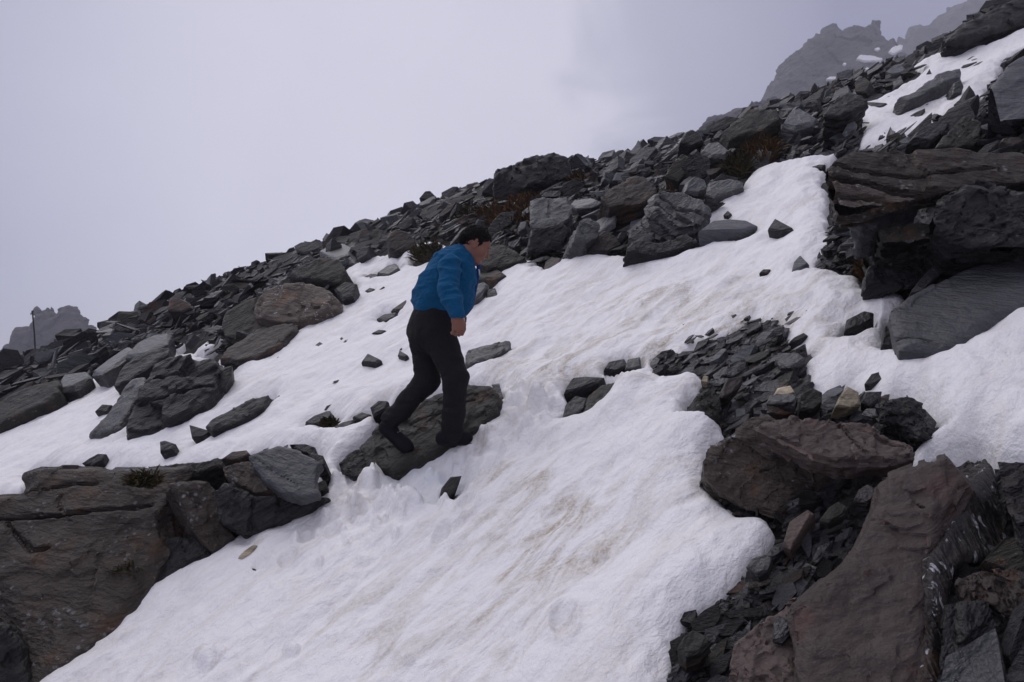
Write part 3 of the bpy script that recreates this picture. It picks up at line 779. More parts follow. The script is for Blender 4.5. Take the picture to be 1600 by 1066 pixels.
R_('rock', 'square block on the skyline left of the climber', 'square block on the skyline', [(459,384),(470,379),(502,377),(505,390),(478,398),(463,394)], 'charcoal', n=(-.2,-.7,.6), lift=.4, T=.5)
R_('rock', 'knob of rock alone on the skyline above the square-cut boulder', 'lone knob on the skyline', [(262,486),(264,467),(275,464),(296,472),(301,482),(285,488)], 'rusty', n=(0,-.8,.6), lift=.35, T=.5)
R_('rock', 'pale weathered slab in the block field above the climber\'s snow tongue', 'pale slab left of the upper snow tongue', [(498,396),(515,385),(540,382),(556,390),(552,405),(525,410),(505,402)], 'grey', n=UP, lift=.3, T=.4)
R_('boulder', 'rounded brownish boulder behind the snow tongue left of the climber\'s head', 'rounded boulder left of the climber\'s head',
   [(604,372),(606,362),(620,358),(638,362),(650,378),(655,388),(640,394),(618,398),(608,390)], 'rusty', n=(.1,-.75,.6), lift=.22, T=.8, cat='boulder')
R_('rock', 'upright slate fin left of the rounded brownish boulder', 'slate fin left of the rounded boulder', [(556,398),(566,386),(578,384),(574,398),(560,408)], 'grey', n=(-.3,-.8,.4), lift=.25, T=.3)
R_('rock', 'triangular stone jutting from the skyline above the climber', 'triangular stone on the skyline', [(655,310),(664,299),(672,297),(682,308),(670,315)], 'charcoal', n=(0,-.8,.5), lift=.45, T=.4)
# small stones in the snow round the climber
SM = [([(567,434),(580,428),(598,430),(588,439),(568,440)], 'low flat stone in the snow, left one of a pair above the climber\'s trail', 'charcoal', .09),
      ([(588,428),(606,416),(620,412),(625,421),(608,431)], 'low flat stone in the snow, right one of a pair above the climber\'s trail', 'grey', .1),
      ([(570,455),(578,450),(586,452),(580,457)], 'tiny stone on snow below the pair of flat stones', 'charcoal', .06),
      ([(626,476),(636,468),(646,472),(640,482),(620,486),(610,486)], 'small olive stone touching the snow at the climber\'s back', 'olive', .08),
      ([(588,498),(600,492),(621,489),(617,497),(601,503)], 'pair-sized dark stone left of the climber\'s waist', 'charcoal', .07),
      ([(580,521),(592,515),(604,517),(596,522)], 'small dark stone on snow left of the climber\'s hips', 'charcoal', .06),
      ([(524,534),(545,520),(542,526),(530,534)], 'thin sliver of stone in the snow far left of the climber\'s hips', 'charcoal', .05),
      ([(490,542),(500,534),(508,539),(500,543)], 'tiny triangular stone in the snow, leftmost of the tiny stones', 'charcoal', .07),
      ([(532,538),(540,532),(544,535),(536,540)], 'tiny rounded stone between two slivers in the snow', 'charcoal', .05),
      ([(564,566),(574,552),(596,562),(588,568)], 'dark pyramid-shaped stone in the snow left of the climber\'s thighs', 'charcoal', .09),
      ([(621,555),(624,547),(638,556),(632,560)], 'small pointed stone touching the climber\'s rear thigh outline', 'charcoal', .07),
      ([(476,662),(490,650),(515,640),(524,652),(505,660),(485,668)], 'blackish mossy stone left of the boulder under the climber', 'charcoal', .07),
      ([(518,668),(535,660),(556,655),(548,666),(528,672)], 'flat stone right of the mossy stone in the snow', 'charcoal', .06),
      ([(550,652),(566,644),(580,648),(564,656)], 'flat stone leading up to the angular stone in the snow', 'charcoal', .05),
      ([(690,462),(696,455),(704,452),(702,462)], 'small stone showing behind the climber\'s back', 'charcoal', .06),
      ([(800,405),(815,398),(830,402),(845,406),(830,410),(812,411)], 'small stone on the snow right of the climber\'s face', 'olive', .1),
      ([(848,424),(852,410),(862,402),(878,404),(870,418),(858,426)], 'brownish stone on the snow edge right of the climber', 'rusty', .16),
      ([(1186,427),(1192,421),(1204,421),(1198,427)], 'tiny brown stone alone in the middle of the wide snowfield', 'rusty', .05),
      ([(1236,426),(1240,408),(1250,399),(1264,412),(1250,422)], 'dark pointed stone in the snow left of the right outcrop', 'smooth', .13),
      ([(1199,358),(1210,342),(1226,350),(1240,358),(1222,362)], 'dark peaked stone on the upper snow channel', 'charcoal', .12),
      ([(1130,336),(1137,329),(1143,334),(1138,338)], 'tiny peaked stone in the snow channel above the long flat rock', 'charcoal', .08),
      ([(1266,262),(1280,258),(1290,258),(1284,263)], 'thin stone in the snow channel beside the outcrop', 'charcoal', .05),
      ([(1350,600),(1360,585),(1388,577),(1392,582),(1378,594),(1360,602)], 'dark oblong stone in the snow above the quartz-veined stones', 'charcoal', .07),
      ([(1318,520),(1322,500),(1350,486),(1365,488),(1364,500),(1345,512)], 'layered dark stone in the snow left of the smooth bluish slab', 'charcoal', .08),
      ([(1232,535),(1240,528),(1256,520),(1262,524),(1250,532)], 'small flat stone at the top right of the scree patch', 'charcoal', .05),
      ([(1352,160),(1362,160),(1388,162),(1378,168),(1362,170)], 'small stone at the left end of the upper right snowfield', 'charcoal', .1),
      ([(1442,188),(1460,178),(1468,178),(1458,187)], 'small flat stone in the upper right snowfield', 'grey', .07),
      ([(1411,200),(1420,196),(1428,198),(1424,202)], 'tiny stone low in the upper right snowfield', 'charcoal', .07),
      ([(1384,215),(1388,205),(1391,196),(1395,206),(1396,216)], 'upright thin stone standing at the lower rim of the upper right snowfield', 'rusty', .2),
      ([(1372,72+145),(1376,208),(1383,206),(1386,215)], 'stubby stone left of the upright thin stone', 'charcoal', .15),
      ([(880,614),(884,602),(893,590),(920,588),(944,590),(935,598),(905,602),(895,612)], 'dark bar-like stone above the cluster right of the climber', 'charcoal', .05),
      ([(878,655),(882,632),(900,618),(918,622),(915,640),(895,654)], 'veined dark stone lowest in the cluster right of the climber', 'charcoal', .06),
      ([(912,640),(918,618),(940,600),(975,592),(982,596),(950,625),(925,645)], 'smooth grey-brown stone in the cluster right of the climber', 'olive', .05),
      ([(942,578),(950,566),(975,560),(982,572),(962,581)], 'dark stone above the cluster, its left neighbour of two', 'charcoal', .05),
      ([(976,578),(980,562),(1000,558),(1002,574)], 'pale grey stone above the cluster, right one of two', 'grey', .05),
      ([(400,889),(386,886),(388,892),(398,895)], 'dark speck of stone on the snow below the tan splinter', 'charcoal', .02)]
for pl, lb, mt, lf in SM:
    R_('stone', lb, None, pl, mt, lift=lf * .42, T=lf + .10, side=.25, cat='stone', cuts=1, steps=.008, rough=.006, n=(-.25,-.42,.87), clean=False)
# -- block field behind the climber
R_('boulder', 'grey boulder right behind the climber\'s face', 'grey boulder behind the climber\'s face',
   [(748,412),(752,395),(768,379),(785,380),(805,390),(823,402),(805,410),(780,416),(760,420)], 'olive', n=(-.1,-.6,.78), lift=.15, anchor=(780,416), T=.6, cat='boulder', side=.1)
R_('rock', 'flat-topped stone under the grey boulder behind the climber\'s chest', 'flat stone under the boulder behind the climber', [(740,436),(746,424),(775,418),(790,428),(770,436)], 'olive', n=UP, lift=.1, T=.3)
R_('rock', 'block with pale flat top in front of the climber\'s chest', 'pale-topped block in front of the climber', [(728,464),(730,448),(756,440),(764,446),(752,462),(732,474)], 'pale', n=(-.1,-.5,.85), lift=.16, anchor=(732,474), T=.35, side=0)
R_('rock', 'small grey stone touching the snow right of the pale-topped block', 'grey stone right of the pale-topped block', [(758,466),(762,452),(774,450),(778,462),(768,468)], 'grey', lift=.08, T=.2)
R_('boulder', 'dark flat-backed boulder rising highest on the middle skyline', 'dark skyline boulder',
   [(771,290),(772,262),(800,252),(832,242),(872,238),(886,244),(891,262),(898,272),(860,280),(815,292),(790,300)], 'charcoal', n=(-.1,-.85,.45), lift=.30, T=1.1, cat='boulder', anchor=(800,300), cuts=0, rough=.05, steps=.08, strata=.06)
R_('rock', 'small humped rock leaning on the foot of the dark skyline boulder', 'humped rock at the skyline boulder', [(803,290),(808,272),(820,266),(840,274),(842,286),(820,292)], 'charcoal', n=(.1,-.8,.5), lift=.3, T=.4, cuts=1)
R_('boulder', 'square pale grey block with light top above the snow, right of the climber', 'square pale grey block',
   [(829,350),(828,312),(850,306),(886,304),(893,325),(889,342),(862,350),(838,356)], 'pale', n=(-.1,-.72,.68), lift=.38, anchor=(838,356), T=.55, cat='boulder', side=.02, steps=.03)
R_('rock', 'dark lower half of the block pile beneath the square pale block', 'dark block beneath the square pale block', [(826,392),(830,356),(862,350),(890,346),(886,372),(868,388),(845,396)], 'charcoal', n=(0,-.9,.35), lift=.1, T=.4)
R_('rock', 'thin pale slab lying flat right of the square pale block', 'thin pale slab right of the square block', [(890,322),(895,315),(925,311),(940,314),(925,322),(900,326)], 'pale', n=UP, lift=.4, T=.12)
R_('boulder', 'large rust-patched grey boulder in the middle of the block field', 'rust-patched boulder in mid block field',
   [(938,310),(950,295),(985,273),(1008,273),(1028,290),(1026,305),(1005,318),(975,322),(950,325)], 'rusty', n=(-.1,-.7,.7), lift=.35, anchor=(975,322), T=.7, cat='boulder', cuts=1)
R_('boulder', 'grey ribbed slab leaning beside the rust-patched boulder', 'grey ribbed slab by the rust-patched boulder',
   [(1020,302),(1035,290),(1062,292),(1090,305),(1112,318),(1106,336),(1088,352),(1062,352),(1040,335),(1025,320)], 'grey', n=(.1,-.7,.7), lift=.2, anchor=(1062,352), T=.6, cat='boulder', steps=.05, strata=.05,
   cracks=[([(1035,300),(1065,320),(1095,332)], .02, .05), ([(1028,312),(1055,334),(1080,346)], .02, .05)])
R_('rock', 'grey boulder at the snow corner below the rusty grass tufts', 'grey rock at the snow corner', [(1103,300),(1106,286),(1140,280),(1160,284),(1163,296),(1140,303),(1115,310)], 'grey', n=(0,-.65,.75), lift=.25, T=.5, cuts=1)
R_('rock', 'angular grey block left of the rock at the snow corner', 'angular block left of the snow corner rock', [(1068,302),(1072,284),(1085,275),(1102,280),(1106,296),(1090,306)], 'grey', n=(.2,-.7,.6), lift=.3, T=.5, cuts=1)
R_('rock', 'upright dark olive block on the upper slope above the grey blocks', 'upright olive block on the upper slope', [(1038,276),(1048,258),(1066,240),(1082,246),(1078,268),(1060,284)], 'olive', n=(-.2,-.85,.4), lift=.3, T=.5)
R_('rock', 'tilted narrow slab right of the upright olive block', 'narrow slab right of the upright olive block', [(1078,240),(1088,232),(1102,250),(1106,275),(1096,278)], 'charcoal', n=(.3,-.8,.4), lift=.3, T=.4)
R_('rock', 'large pale-faced slab on the skyline right of centre', 'pale-faced slab on the right skyline', [(1128,206),(1140,192),(1170,168),(1215,168),(1220,186),(1190,204),(1160,212),(1140,218)], 'olive', n=(-.15,-.7,.7), lift=.35, T=.7)
R_('rock', 'low pale slab on the slope right of the pale-faced skyline slab', 'low pale slab on the right slope', [(1222,196),(1232,178),(1248,171),(1275,185),(1270,195),(1240,202)], 'pale', n=(-.1,-.6,.8), lift=.35, T=.3)
R_('rock', 'sharp-edged slab with light top above the rusty grass', 'sharp-edged slab above the rusty grass', [(1094,238),(1105,224),(1122,222),(1142,238),(1136,246),(1110,246)], 'grey', n=(-.1,-.6,.8), lift=.35, T=.35)
R_('rock', 'small dark peak of rock on the skyline left of the pale-faced slab', 'small peak on the right skyline', [(1062,222),(1070,206),(1082,201),(1096,210),(1100,222),(1080,230)], 'charcoal', n=(0,-.8,.5), lift=.35, T=.5)
R_('rock', 'reddish stone low in the block field at the snow edge', 'reddish stone at the snow edge', [(918,392),(926,372),(945,360),(965,368),(972,384),(950,396),(930,397)], 'rusty', n=(0,-.75,.6), lift=.12, T=.5, cuts=1)
R_('rock', 'flaky grey stone above the reddish stone at the snow edge', 'flaky stone above the reddish stone', [(898,368),(905,345),(920,338),(938,350),(935,370),(915,380)], 'pale', n=(.1,-.8,.5), lift=.25, T=.5, strata=.04)
R_('rock', 'long low black rock at the snow edge right of the reddish stone', 'long black rock at the snow edge', [(975,392),(990,372),(1030,378),(1072,364),(1094,376),(1060,388),(1020,396)], 'charcoal', n=(-.1,-.7,.7), lift=.1, T=.4, anchor=(1020,396))
R_('rock', 'striped grey wedge above the long black rock', 'striped wedge above the long black rock', [(982,372),(985,358),(1003,358),(1024,372),(1015,380),(995,380)], 'grey', n=(0,-.8,.5), lift=.18, T=.4)
R_('rock', 'long flat slate rock crossing the foot of the snow channel', 'long flat rock at the snow channel', [(1090,364),(1110,348),(1140,343),(1172,345),(1184,354),(1160,360),(1120,362)], 'smooth', n=(-.1,-.45,.88), lift=.14, T=.35, anchor=(1120,362), side=0)
# -- upper right
R_('rock', 'long dark ridge-backed slab on the upper right skyline', 'ridge-backed slab on the upper skyline', [(1288,176),(1300,155),(1325,140),(1350,148),(1360,160),(1335,172),(1310,180)], 'charcoal', n=(-.1,-.7,.7), lift=.4, T=.6)
R_('boulder', 'tall dark outcrop on the skyline near the upper right corner', 'tall outcrop near the upper right corner', [(1478,62),(1490,45),(1540,20),(1580,0),(1640,-30),(1660,10),(1600,32),(1560,48),(1510,62)], 'charcoal', n=(-.1,-.8,.55), lift=.4, T=1.0, cat='boulder', strata=.08, rough=.04)
R_('rock', 'long grey slab lying in the upper right snowfield', 'long grey slab in the upper snowfield', [(1397,152),(1425,143),(1465,115),(1500,104),(1502,116),(1470,132),(1432,150),(1402,158)], 'grey', n=(-.2,-.5,.85), lift=.22, T=.35, anchor=(1432,150), side=0, hull=False)
R_('rock', 'small upright grey stone with square top in the upper right snowfield', 'square-topped stone in the upper snowfield', [(1487,150),(1490,130),(1501,125),(1506,135),(1503,146)], 'grey', n=(0,-.85,.4), lift=.15, T=.3)
R_('rock', 'upright pointed tooth of rock in the upper right snowfield', 'pointed tooth in the upper snowfield', [(1500,167),(1508,148),(1515,132),(1522,143),(1528,158),(1515,164)], 'olive', n=(0,-.85,.4), lift=.15, T=.3)
R_('boulder', 'huge smooth grey boulder at the right edge above the outcrop', 'huge smooth boulder at the right edge',
   [(1524,180),(1530,160),(1545,132),(1570,100),(1600,80),(1720,20),(1780,180),(1640,200),(1600,196),(1560,206),(1535,210)], 'smooth', n=(-.25,-.7,.65), lift=.35, anchor=(1560,206), T=1.0, cat='boulder', side=-.25, steps=.02)
R_('rock', 'peaked olive rock leaning in front of the huge smooth boulder', 'peaked rock before the huge smooth boulder', [(1462,228),(1480,205),(1500,185),(1520,171),(1534,182),(1535,200),(1528,222),(1500,228)], 'olive', n=(.1,-.75,.65), lift=.30, T=.5)
R_('rock', 'low dark rock left of the peaked olive rock', 'low dark rock left of the peaked one', [(1418,222),(1430,208),(1460,190),(1485,190),(1480,206),(1455,225)], 'charcoal', n=(0,-.7,.7), lift=.25, T=.4)
R_('rock', 'small brown stone right of the peaked olive rock', 'small brown stone at the right', [(1562,223),(1566,216),(1590,214),(1600,222),(1585,228)], 'rusty', lift=.3, T=.1)
# -- right outcrop
R_('boulder', 'massive layered boulder capping the right outcrop above the snow channel', 'massive layered cap boulder on the right',
   [(1284,284),(1282,266),(1290,246),(1318,232),(1360,224),(1400,219),(1450,222),(1500,229),(1560,234),(1600,238),(1720,250),(1720,300),(1640,290),(1560,286),(1500,294),(1450,305),(1400,316),(1350,328),(1310,330),(1294,316),(1290,300)],
   'lichened', n=(-.05,-.78,.62), lift=.75, anchor=(1350,330), T=.32, side=-.5, steps=.03, rough=.012, strata=.06, cat='boulder', layer=.07,
   cracks=[([(1284,270),(1340,278),(1400,290),(1470,300)], .025, .10), ([(1290,250),(1350,262),(1450,270),(1560,262)], .012, .04), ([(1300,300),(1360,305),(1410,312)], .02, .07)])
R_('boulder', 'dark broken bedrock behind the chips under the layered cap boulder', 'dark bedrock under the cap boulder',
   [(1335,330),(1360,318),(1500,300),(1720,310),(1740,395),(1600,398),(1500,415),(1430,440),(1375,436),(1352,425),(1340,395),(1335,362)], 'charcoal', n=(-.1,-.62,.78), lift=.12, anchor=(1375,436), T=.22, side=-.6, steps=.09, rough=.03, strata=.06, cat='boulder', clean=False)
R_('rock', 'dark block at the left foot of the layered cap boulder', 'dark block under the cap boulder', [(1290,338),(1292,315),(1330,325),(1372,322),(1360,345),(1330,362),(1300,362)], 'charcoal', n=(-.2,-.9,.3), lift=.35, T=.4, side=-.4, hull=False)
R_('rock', 'bluish wet slab tilted under the layered cap boulder', 'bluish tilted slab under the cap boulder', [(1328,345),(1345,325),(1375,306),(1425,303),(1442,312),(1400,330),(1372,346),(1345,350)], 'smooth', n=(-.15,-.6,.78), lift=.55, anchor=(1345,350), T=.3)
R_('boulder', 'large dark wedge-shaped boulder in the middle of the right outcrop', 'dark wedge boulder in the right outcrop',
   [(1455,345),(1470,312),(1505,292),(1540,276),(1570,290),(1620,305),(1720,320),(1720,385),(1600,380),(1540,384),(1490,372)], 'charcoal', n=(-.2,-.85,.45), lift=.38, anchor=(1540,384), T=.8, cat='boulder', strata=.06, rough=.03)
R_('rock', 'dull olive slab with chipped edge left of the dark wedge boulder', 'chipped slab left of the wedge boulder', [(1362,372),(1378,350),(1420,340),(1462,345),(1485,372),(1440,380),(1390,384)], 'olive', n=(-.1,-.7,.7), lift=.45, T=.28, side=-.4, strata=.04)
R_('rock', 'rounded dark mound at the lower edge of the right outcrop', 'dark mound at the outcrop foot', [(1350,446),(1356,415),(1385,395),(1430,392),(1468,410),(1450,430),(1420,452),(1390,452)], 'charcoal', n=(-.1,-.8,.5), lift=.08, T=.6, cuts=1)
R_('rock', 'grey stone slab touching the top of the smooth bluish slab', 'grey slab above the smooth bluish slab', [(1425,452),(1440,432),(1462,412),(1472,425),(1455,440),(1440,458)], 'grey', n=(0,-.7,.7), lift=.15, T=.3)
R_('rock', 'black undercut rock under the smooth bluish slab at its left corner', 'black rock under the bluish slab', [(1376,542),(1380,512),(1390,500),(1402,530),(1440,540),(1400,546)], 'charcoal', lift=.03, T=.2)
R_('boulder', 'smooth bluish-grey slate slab with one corner out of the snow at right', 'smooth bluish slab',
   [(1387,487),(1400,472),(1418,460),(1470,432),(1520,412),(1580,396),(1640,384),(1760,370),(1780,440),(1640,470),(1566,490),(1521,520),(1497,536),(1463,543),(1403,543),(1395,515)], 'smooth', n=(-.22,-.42,.88), lift=.16, anchor=(1430,543), T=.30, side=-.02, steps=.012, rough=.008, strata=.02, cat='boulder', res=1.2,
   cracks=[([(1405,525),(1440,528),(1465,536)], .012, .02)])
# -- scree patch and slabs at lower right
R_('boulder', 'dark block with white lichen blots below the cracked reddish slab', 'dark block with white blots',
   [(1105,740),(1108,700),(1140,680),(1165,655),(1200,650),(1260,690),(1320,712),(1400,714),(1380,728),(1330,740),(1290,752),(1240,780),(1212,808),(1170,790),(1130,765)], 'lichened', n=(-.2,-.88,.42), lift=.04, anchor=(1180,795), T=.7, cat='boulder', strata=.03, side=.05)
R_('boulder', 'reddish-brown slab with a crack across it, capping the dark block with white blots', 'cracked reddish slab',
   [(1178,660),(1195,652),(1240,650),(1300,651),(1345,655),(1385,672),(1425,690),(1428,706),(1400,712),(1340,713),(1310,714),(1272,706),(1230,686)], 'brown', n=(-.1,-.42,.9), lift=.30, anchor=(1310,714), T=.12, cat='boulder', steps=.02, strata=.025, side=-.1, layer=.03,
   cracks=[([(1310,655),(1330,680),(1355,706)], .006, .03), ([(1345,668),(1380,680),(1410,694)], .008, .025)])
R_('boulder', 'huge smooth brown slab sloping down to the bottom edge at right', 'huge smooth brown slab',
   [(1372,745),(1400,730),(1440,716),(1480,702),(1510,690),(1526,684),(1540,694),(1532,725),(1510,752),(1484,790),(1470,830),(1448,868),(1446,920),(1448,980),(1436,1040),(1424,1100),(1400,1240),(1180,1240),(1235,1100),(1252,1010),(1240,935),(1270,902),(1316,870),(1344,830),(1368,780)],
   'brown', n=(-.22,-.52,.82), lift=.12, anchor=(1300,1066), T=.5, cat='boulder', side=.04, steps=.018, rough=.010, strata=.03, res=1.6, layer=.03,
   cracks=[([(1500,752),(1484,790),(1470,830)], .006, .01), ([(1505,722),(1512,728),(1511,734)], .004, .03), ([(1434,785),(1442,792)], .005, .03)])
R_('boulder', 'dark craggy side block with white veins beside the huge brown slab', 'white-veined side block',
   [(1542,690),(1556,712),(1575,760),(1592,820),(1596,862),(1560,880),(1520,882),(1502,900),(1494,960),(1490,1040),(1480,1240),(1405,1240),(1428,1100),(1440,1040),(1452,980),(1450,920),(1452,868),(1474,830),(1488,790),(1514,752),(1536,725)],
   'veined', n=(.42,-.70,.55), dist=hit(1450,868,.12)[1] * .97, anchor=(1452,868), T=.6, cat='boulder', steps=.02, rough=.012, strata=.03, layer=.035)
R_('boulder', 'dark stone ledge at the right edge beneath the snow', 'dark ledge at the right edge', [(1556,712),(1600,715),(1720,735),(1740,900),(1640,880),(1598,860),(1578,770)], 'charcoal', n=(-.2,-.8,.55), lift=.02, T=.5, cat='boulder', anchor=(1640,880), strata=.05)
R_('rock', 'layered brown slate shelf at the right edge below the ledge', 'layered shelf at the right edge', [(1506,895),(1530,882),(1580,878),(1640,884),(1700,930),(1640,960),(1590,965),(1560,945),(1525,930)], 'rusty', n=(-.1,-.6,.8), lift=.10, T=.2, strata=.04, layer=.02, steps=.03)
R_('rock', 'black hollowed rock in the bottom right corner', 'black rock in the bottom right corner', [(1498,940),(1530,935),(1570,960),(1620,970),(1700,1000),(1700,1200),(1480,1200),(1488,1050)], 'charcoal', n=(.1,-.75,.6), lift=-.05, T=.4, anchor=(1560,1150), strata=.05, steps=.05)
R_('boulder', 'reddish flat slab showing through the chips left of the huge brown slab', 'reddish flat slab under the chips', [(1110,1240),(1120,1100),(1150,1000),(1200,960),(1245,930),(1258,1000),(1240,1100),(1190,1240)], 'brown', n=(-.25,-.5,.82), lift=.04, T=.3, cat='boulder', anchor=(1150,1100), clean=False)
R_('rock', 'reddish flat slab at the upper end of the loose chips', 'reddish slab at the top of the chips', [(1222,850),(1232,815),(1262,796),(1272,800),(1250,835),(1235,858)], 'brown', n=(-.3,-.55,.76), lift=.05, T=.15)
R_('rock', 'round-cornered olive slab at the left of the scree patch', 'olive slab at the left of the scree patch', [(1082,640),(1088,615),(1105,604),(1122,612),(1128,635),(1120,652),(1096,656)], 'olive', n=(0,-.7,.7), lift=.10, T=.2)
R_('rock', 'small dark stone hanging over the snow left of the scree patch', 'dark stone left of the scree patch', [(1070,672),(1072,652),(1085,645),(1094,654),(1085,668)], 'charcoal', lift=.04, T=.2)
R_('rock', 'rusty standing slab in the middle of the scree patch', 'rusty standing slab in the scree', [(1126,612),(1135,592),(1162,585),(1160,600),(1140,618),(1128,622)], 'rusty', lift=.12, T=.1, n=(.1,-.7,.7))
R_('rock', 'grey table slab in the scree patch above the cracked reddish slab', 'grey table slab in the scree', [(1196,630),(1200,619),(1240,615),(1246,622),(1240,632)], 'grey', n=UP, lift=.14, T=.05, strata=.01)
R_('rock', 'rusty layered stone beneath the grey table slab', 'rusty layered stone in the scree', [(1198,646),(1200,634),(1240,634),(1242,644),(1225,648)], 'rusty', n=FACE, lift=.08, T=.08)
R_('rock', 'flat grey slab at the upper right of the scree patch', 'flat grey slab in the scree', [(1210,562),(1220,550),(1250,552),(1258,562),(1235,575),(1218,572)], 'grey', n=UP, lift=.06, T=.06, strata=.01)
R_('rock', 'dark domed stone above the cracked reddish slab', 'domed stone above the reddish slab', [(1250,640),(1252,615),(1268,605),(1285,612),(1284,630),(1270,642)], 'olive', n=FACE, lift=.08, T=.15)
R_('rock', 'quartz-streaked golden stone, larger of the two in the scree patch', 'larger golden stone', [(1306,634),(1312,618),(1324,602),(1342,612),(1345,632),(1328,638)], 'quartz', n=(0,-.75,.6), lift=.08, T=.12, cuts=1)
R_('rock', 'golden quartz stone, smaller one behind the grey table slab', 'smaller golden stone', [(1208,618),(1215,606),(1235,602),(1242,612),(1230,618)], 'quartz', n=(0,-.75,.6), lift=.10, T=.1)
R_('rock', 'tan pebble at the left tip of the scree patch', 'tan pebble at the left of the scree', [(1095,596),(1100,586),(1107,588),(1105,597)], 'quartz', lift=.05, T=.05)
R_('rock', 'layered dark stack of slate at the right end of the scree patch', 'layered stack at the right of the scree', [(1385,640),(1378,622),(1400,614),(1425,614),(1444,626),(1446,650),(1462,668),(1440,672),(1415,650)], 'charcoal', n=(0,-.6,.8), lift=.12, T=.25, strata=.05, layer=.02)
R_('rock', 'dark triangular stone between the golden stone and the layered stack', 'triangular stone right of the golden stone', [(1345,628),(1352,612),(1378,610),(1372,624),(1358,634)], 'charcoal', lift=.06, T=.12)
R_('rock', 'smooth grey stone lying left of the layered stack', 'smooth grey stone by the layered stack', [(1345,646),(1352,638),(1372,638),(1380,646),(1362,652)], 'grey', n=UP, lift=.08, T=.06)
R_('rock', 'rounded grey flake resting on the edge of the huge brown slab', 'grey flake on the huge brown slab', [(1334,780),(1340,765),(1355,756),(1368,762),(1370,775),(1355,786)], 'grey', n=(-.2,-.55,.8), lift=.16, T=.05, steps=.004, strata=.006)
R_('rock', 'olive angular slab among the chips left of the grey flake', 'olive angular slab among the chips', [(1280,812),(1295,792),(1310,782),(1326,792),(1318,805),(1295,816)], 'olive', n=(-.2,-.55,.8), lift=.10, T=.05, steps=.004, strata=.006)
R_('rock', 'flat grey-blue slab at the snow edge in the lower right chips', 'grey-blue slab at the lower snow edge', [(1165,885),(1176,872),(1195,866),(1208,872),(1200,890),(1184,896)], 'grey', n=(-.25,-.5,.82), lift=.10, T=.06, steps=.004, strata=.006)
R_('rock', 'dark block below the grey-blue slab in the lower right chips', 'dark block in the lower right chips', [(1058,1012),(1068,995),(1082,984),(1100,990),(1112,1002),(1095,1020),(1072,1026)], 'olive', n=(-.1,-.6,.8), lift=.10, T=.12)
R_('rock', 'pale triangular flake lying on the reddish flat slab', 'pale flake on the reddish slab', [(1206,1000),(1208,975),(1215,960),(1232,968),(1238,985),(1222,1004)], 'grey', n=(-.25,-.5,.82), lift=.09, T=.03, steps=.003, strata=.004)
# ------------------------------------------------------------------ crags in the cloud
def crag(label, short, poly, dist, anchor, **k):
    s = dist / FPX      # metres to one photograph pixel
    return rock('rock_crag', label, short, poly, 'crag', n=(-.1,-.8,.6), dist=dist, anchor=anchor, T=70 * s, side=.15, steps=9 * s, rough=7 * s, strata=6 * s, cat='crag', layer=11 * s, jag=5 * s, clean=False, res=1.35, cuts=-1, **k)
crag('twin-peaked grey crag fading into the cloud at the far left', 'twin-peaked crag',
     [(-90,640),(-40,580),(-12,550),(0,522),(14,502),(26,496),(36,506),(45,474),(55,470),(68,482),(77,490),(85,490),(90,472),(98,468),(107,480),(112,492),(132,506),(154,518),(186,540),(240,600),(150,680)], 280, (100,640))
ca = crag('big blocky crag rising out of the cloud behind the upper right slope', 'big blocky crag',
     [(1150,240),(1195,180),(1205,150),(1206,120),(1226,98),(1228,84),(1244,62),(1266,50),(1290,38),(1302,28),(1314,37),(1321,43),(1325,35),(1338,28),(1348,27),(1352,30),(1366,24),(1375,25),(1378,48),(1390,54),(1396,49),(1404,54),(1406,66),(1430,80),(1500,110),(1500,200),(1300,290)], 400, (1330,250))
crag('faint crag highest in the cloud at the upper right', 'faint crag',
     [(1400,110),(1408,68),(1420,48),(1424,32),(1440,26),(1466,22),(1482,4),(1500,-8),(1560,-26),(1640,-70),(1760,-80),(1760,60),(1600,140),(1430,150)], 680, (1500,140))
crag('low dim shoulder of rock behind the skyline left of the big crag', 'low shoulder', [(1050,250),(1095,196),(1112,176),(1135,166),(1165,158),(1190,152),(1225,146),(1280,170),(1260,270),(1090,290)], 265, (1160,270))
for pl in ([(1338,92),(1344,84),(1358,86),(1380,90),(1376,95),(1350,95)], [(1388,80),(1395,72),(1412,68),(1410,78),(1396,84)], [(1366,76),(1370,73),(1377,75),(1372,79)], [(1350,108),(1354,104),(1361,106),(1357,110)], [(1290,124),(1296,119),(1320,118),(1318,124)], [(1316,99),(1320,96),(1324,98),(1320,102)]):
    rock('snow_patch', None, None, pl, 'snow', n=(-.1,-.8,.6), dist=388, anchor=(1330,250), T=1.5, side=0, steps=.15, rough=.3, strata=.2, parent=ca, clean=False, res=1.5)
HEROES = [h for h in HEROES if h[0]]

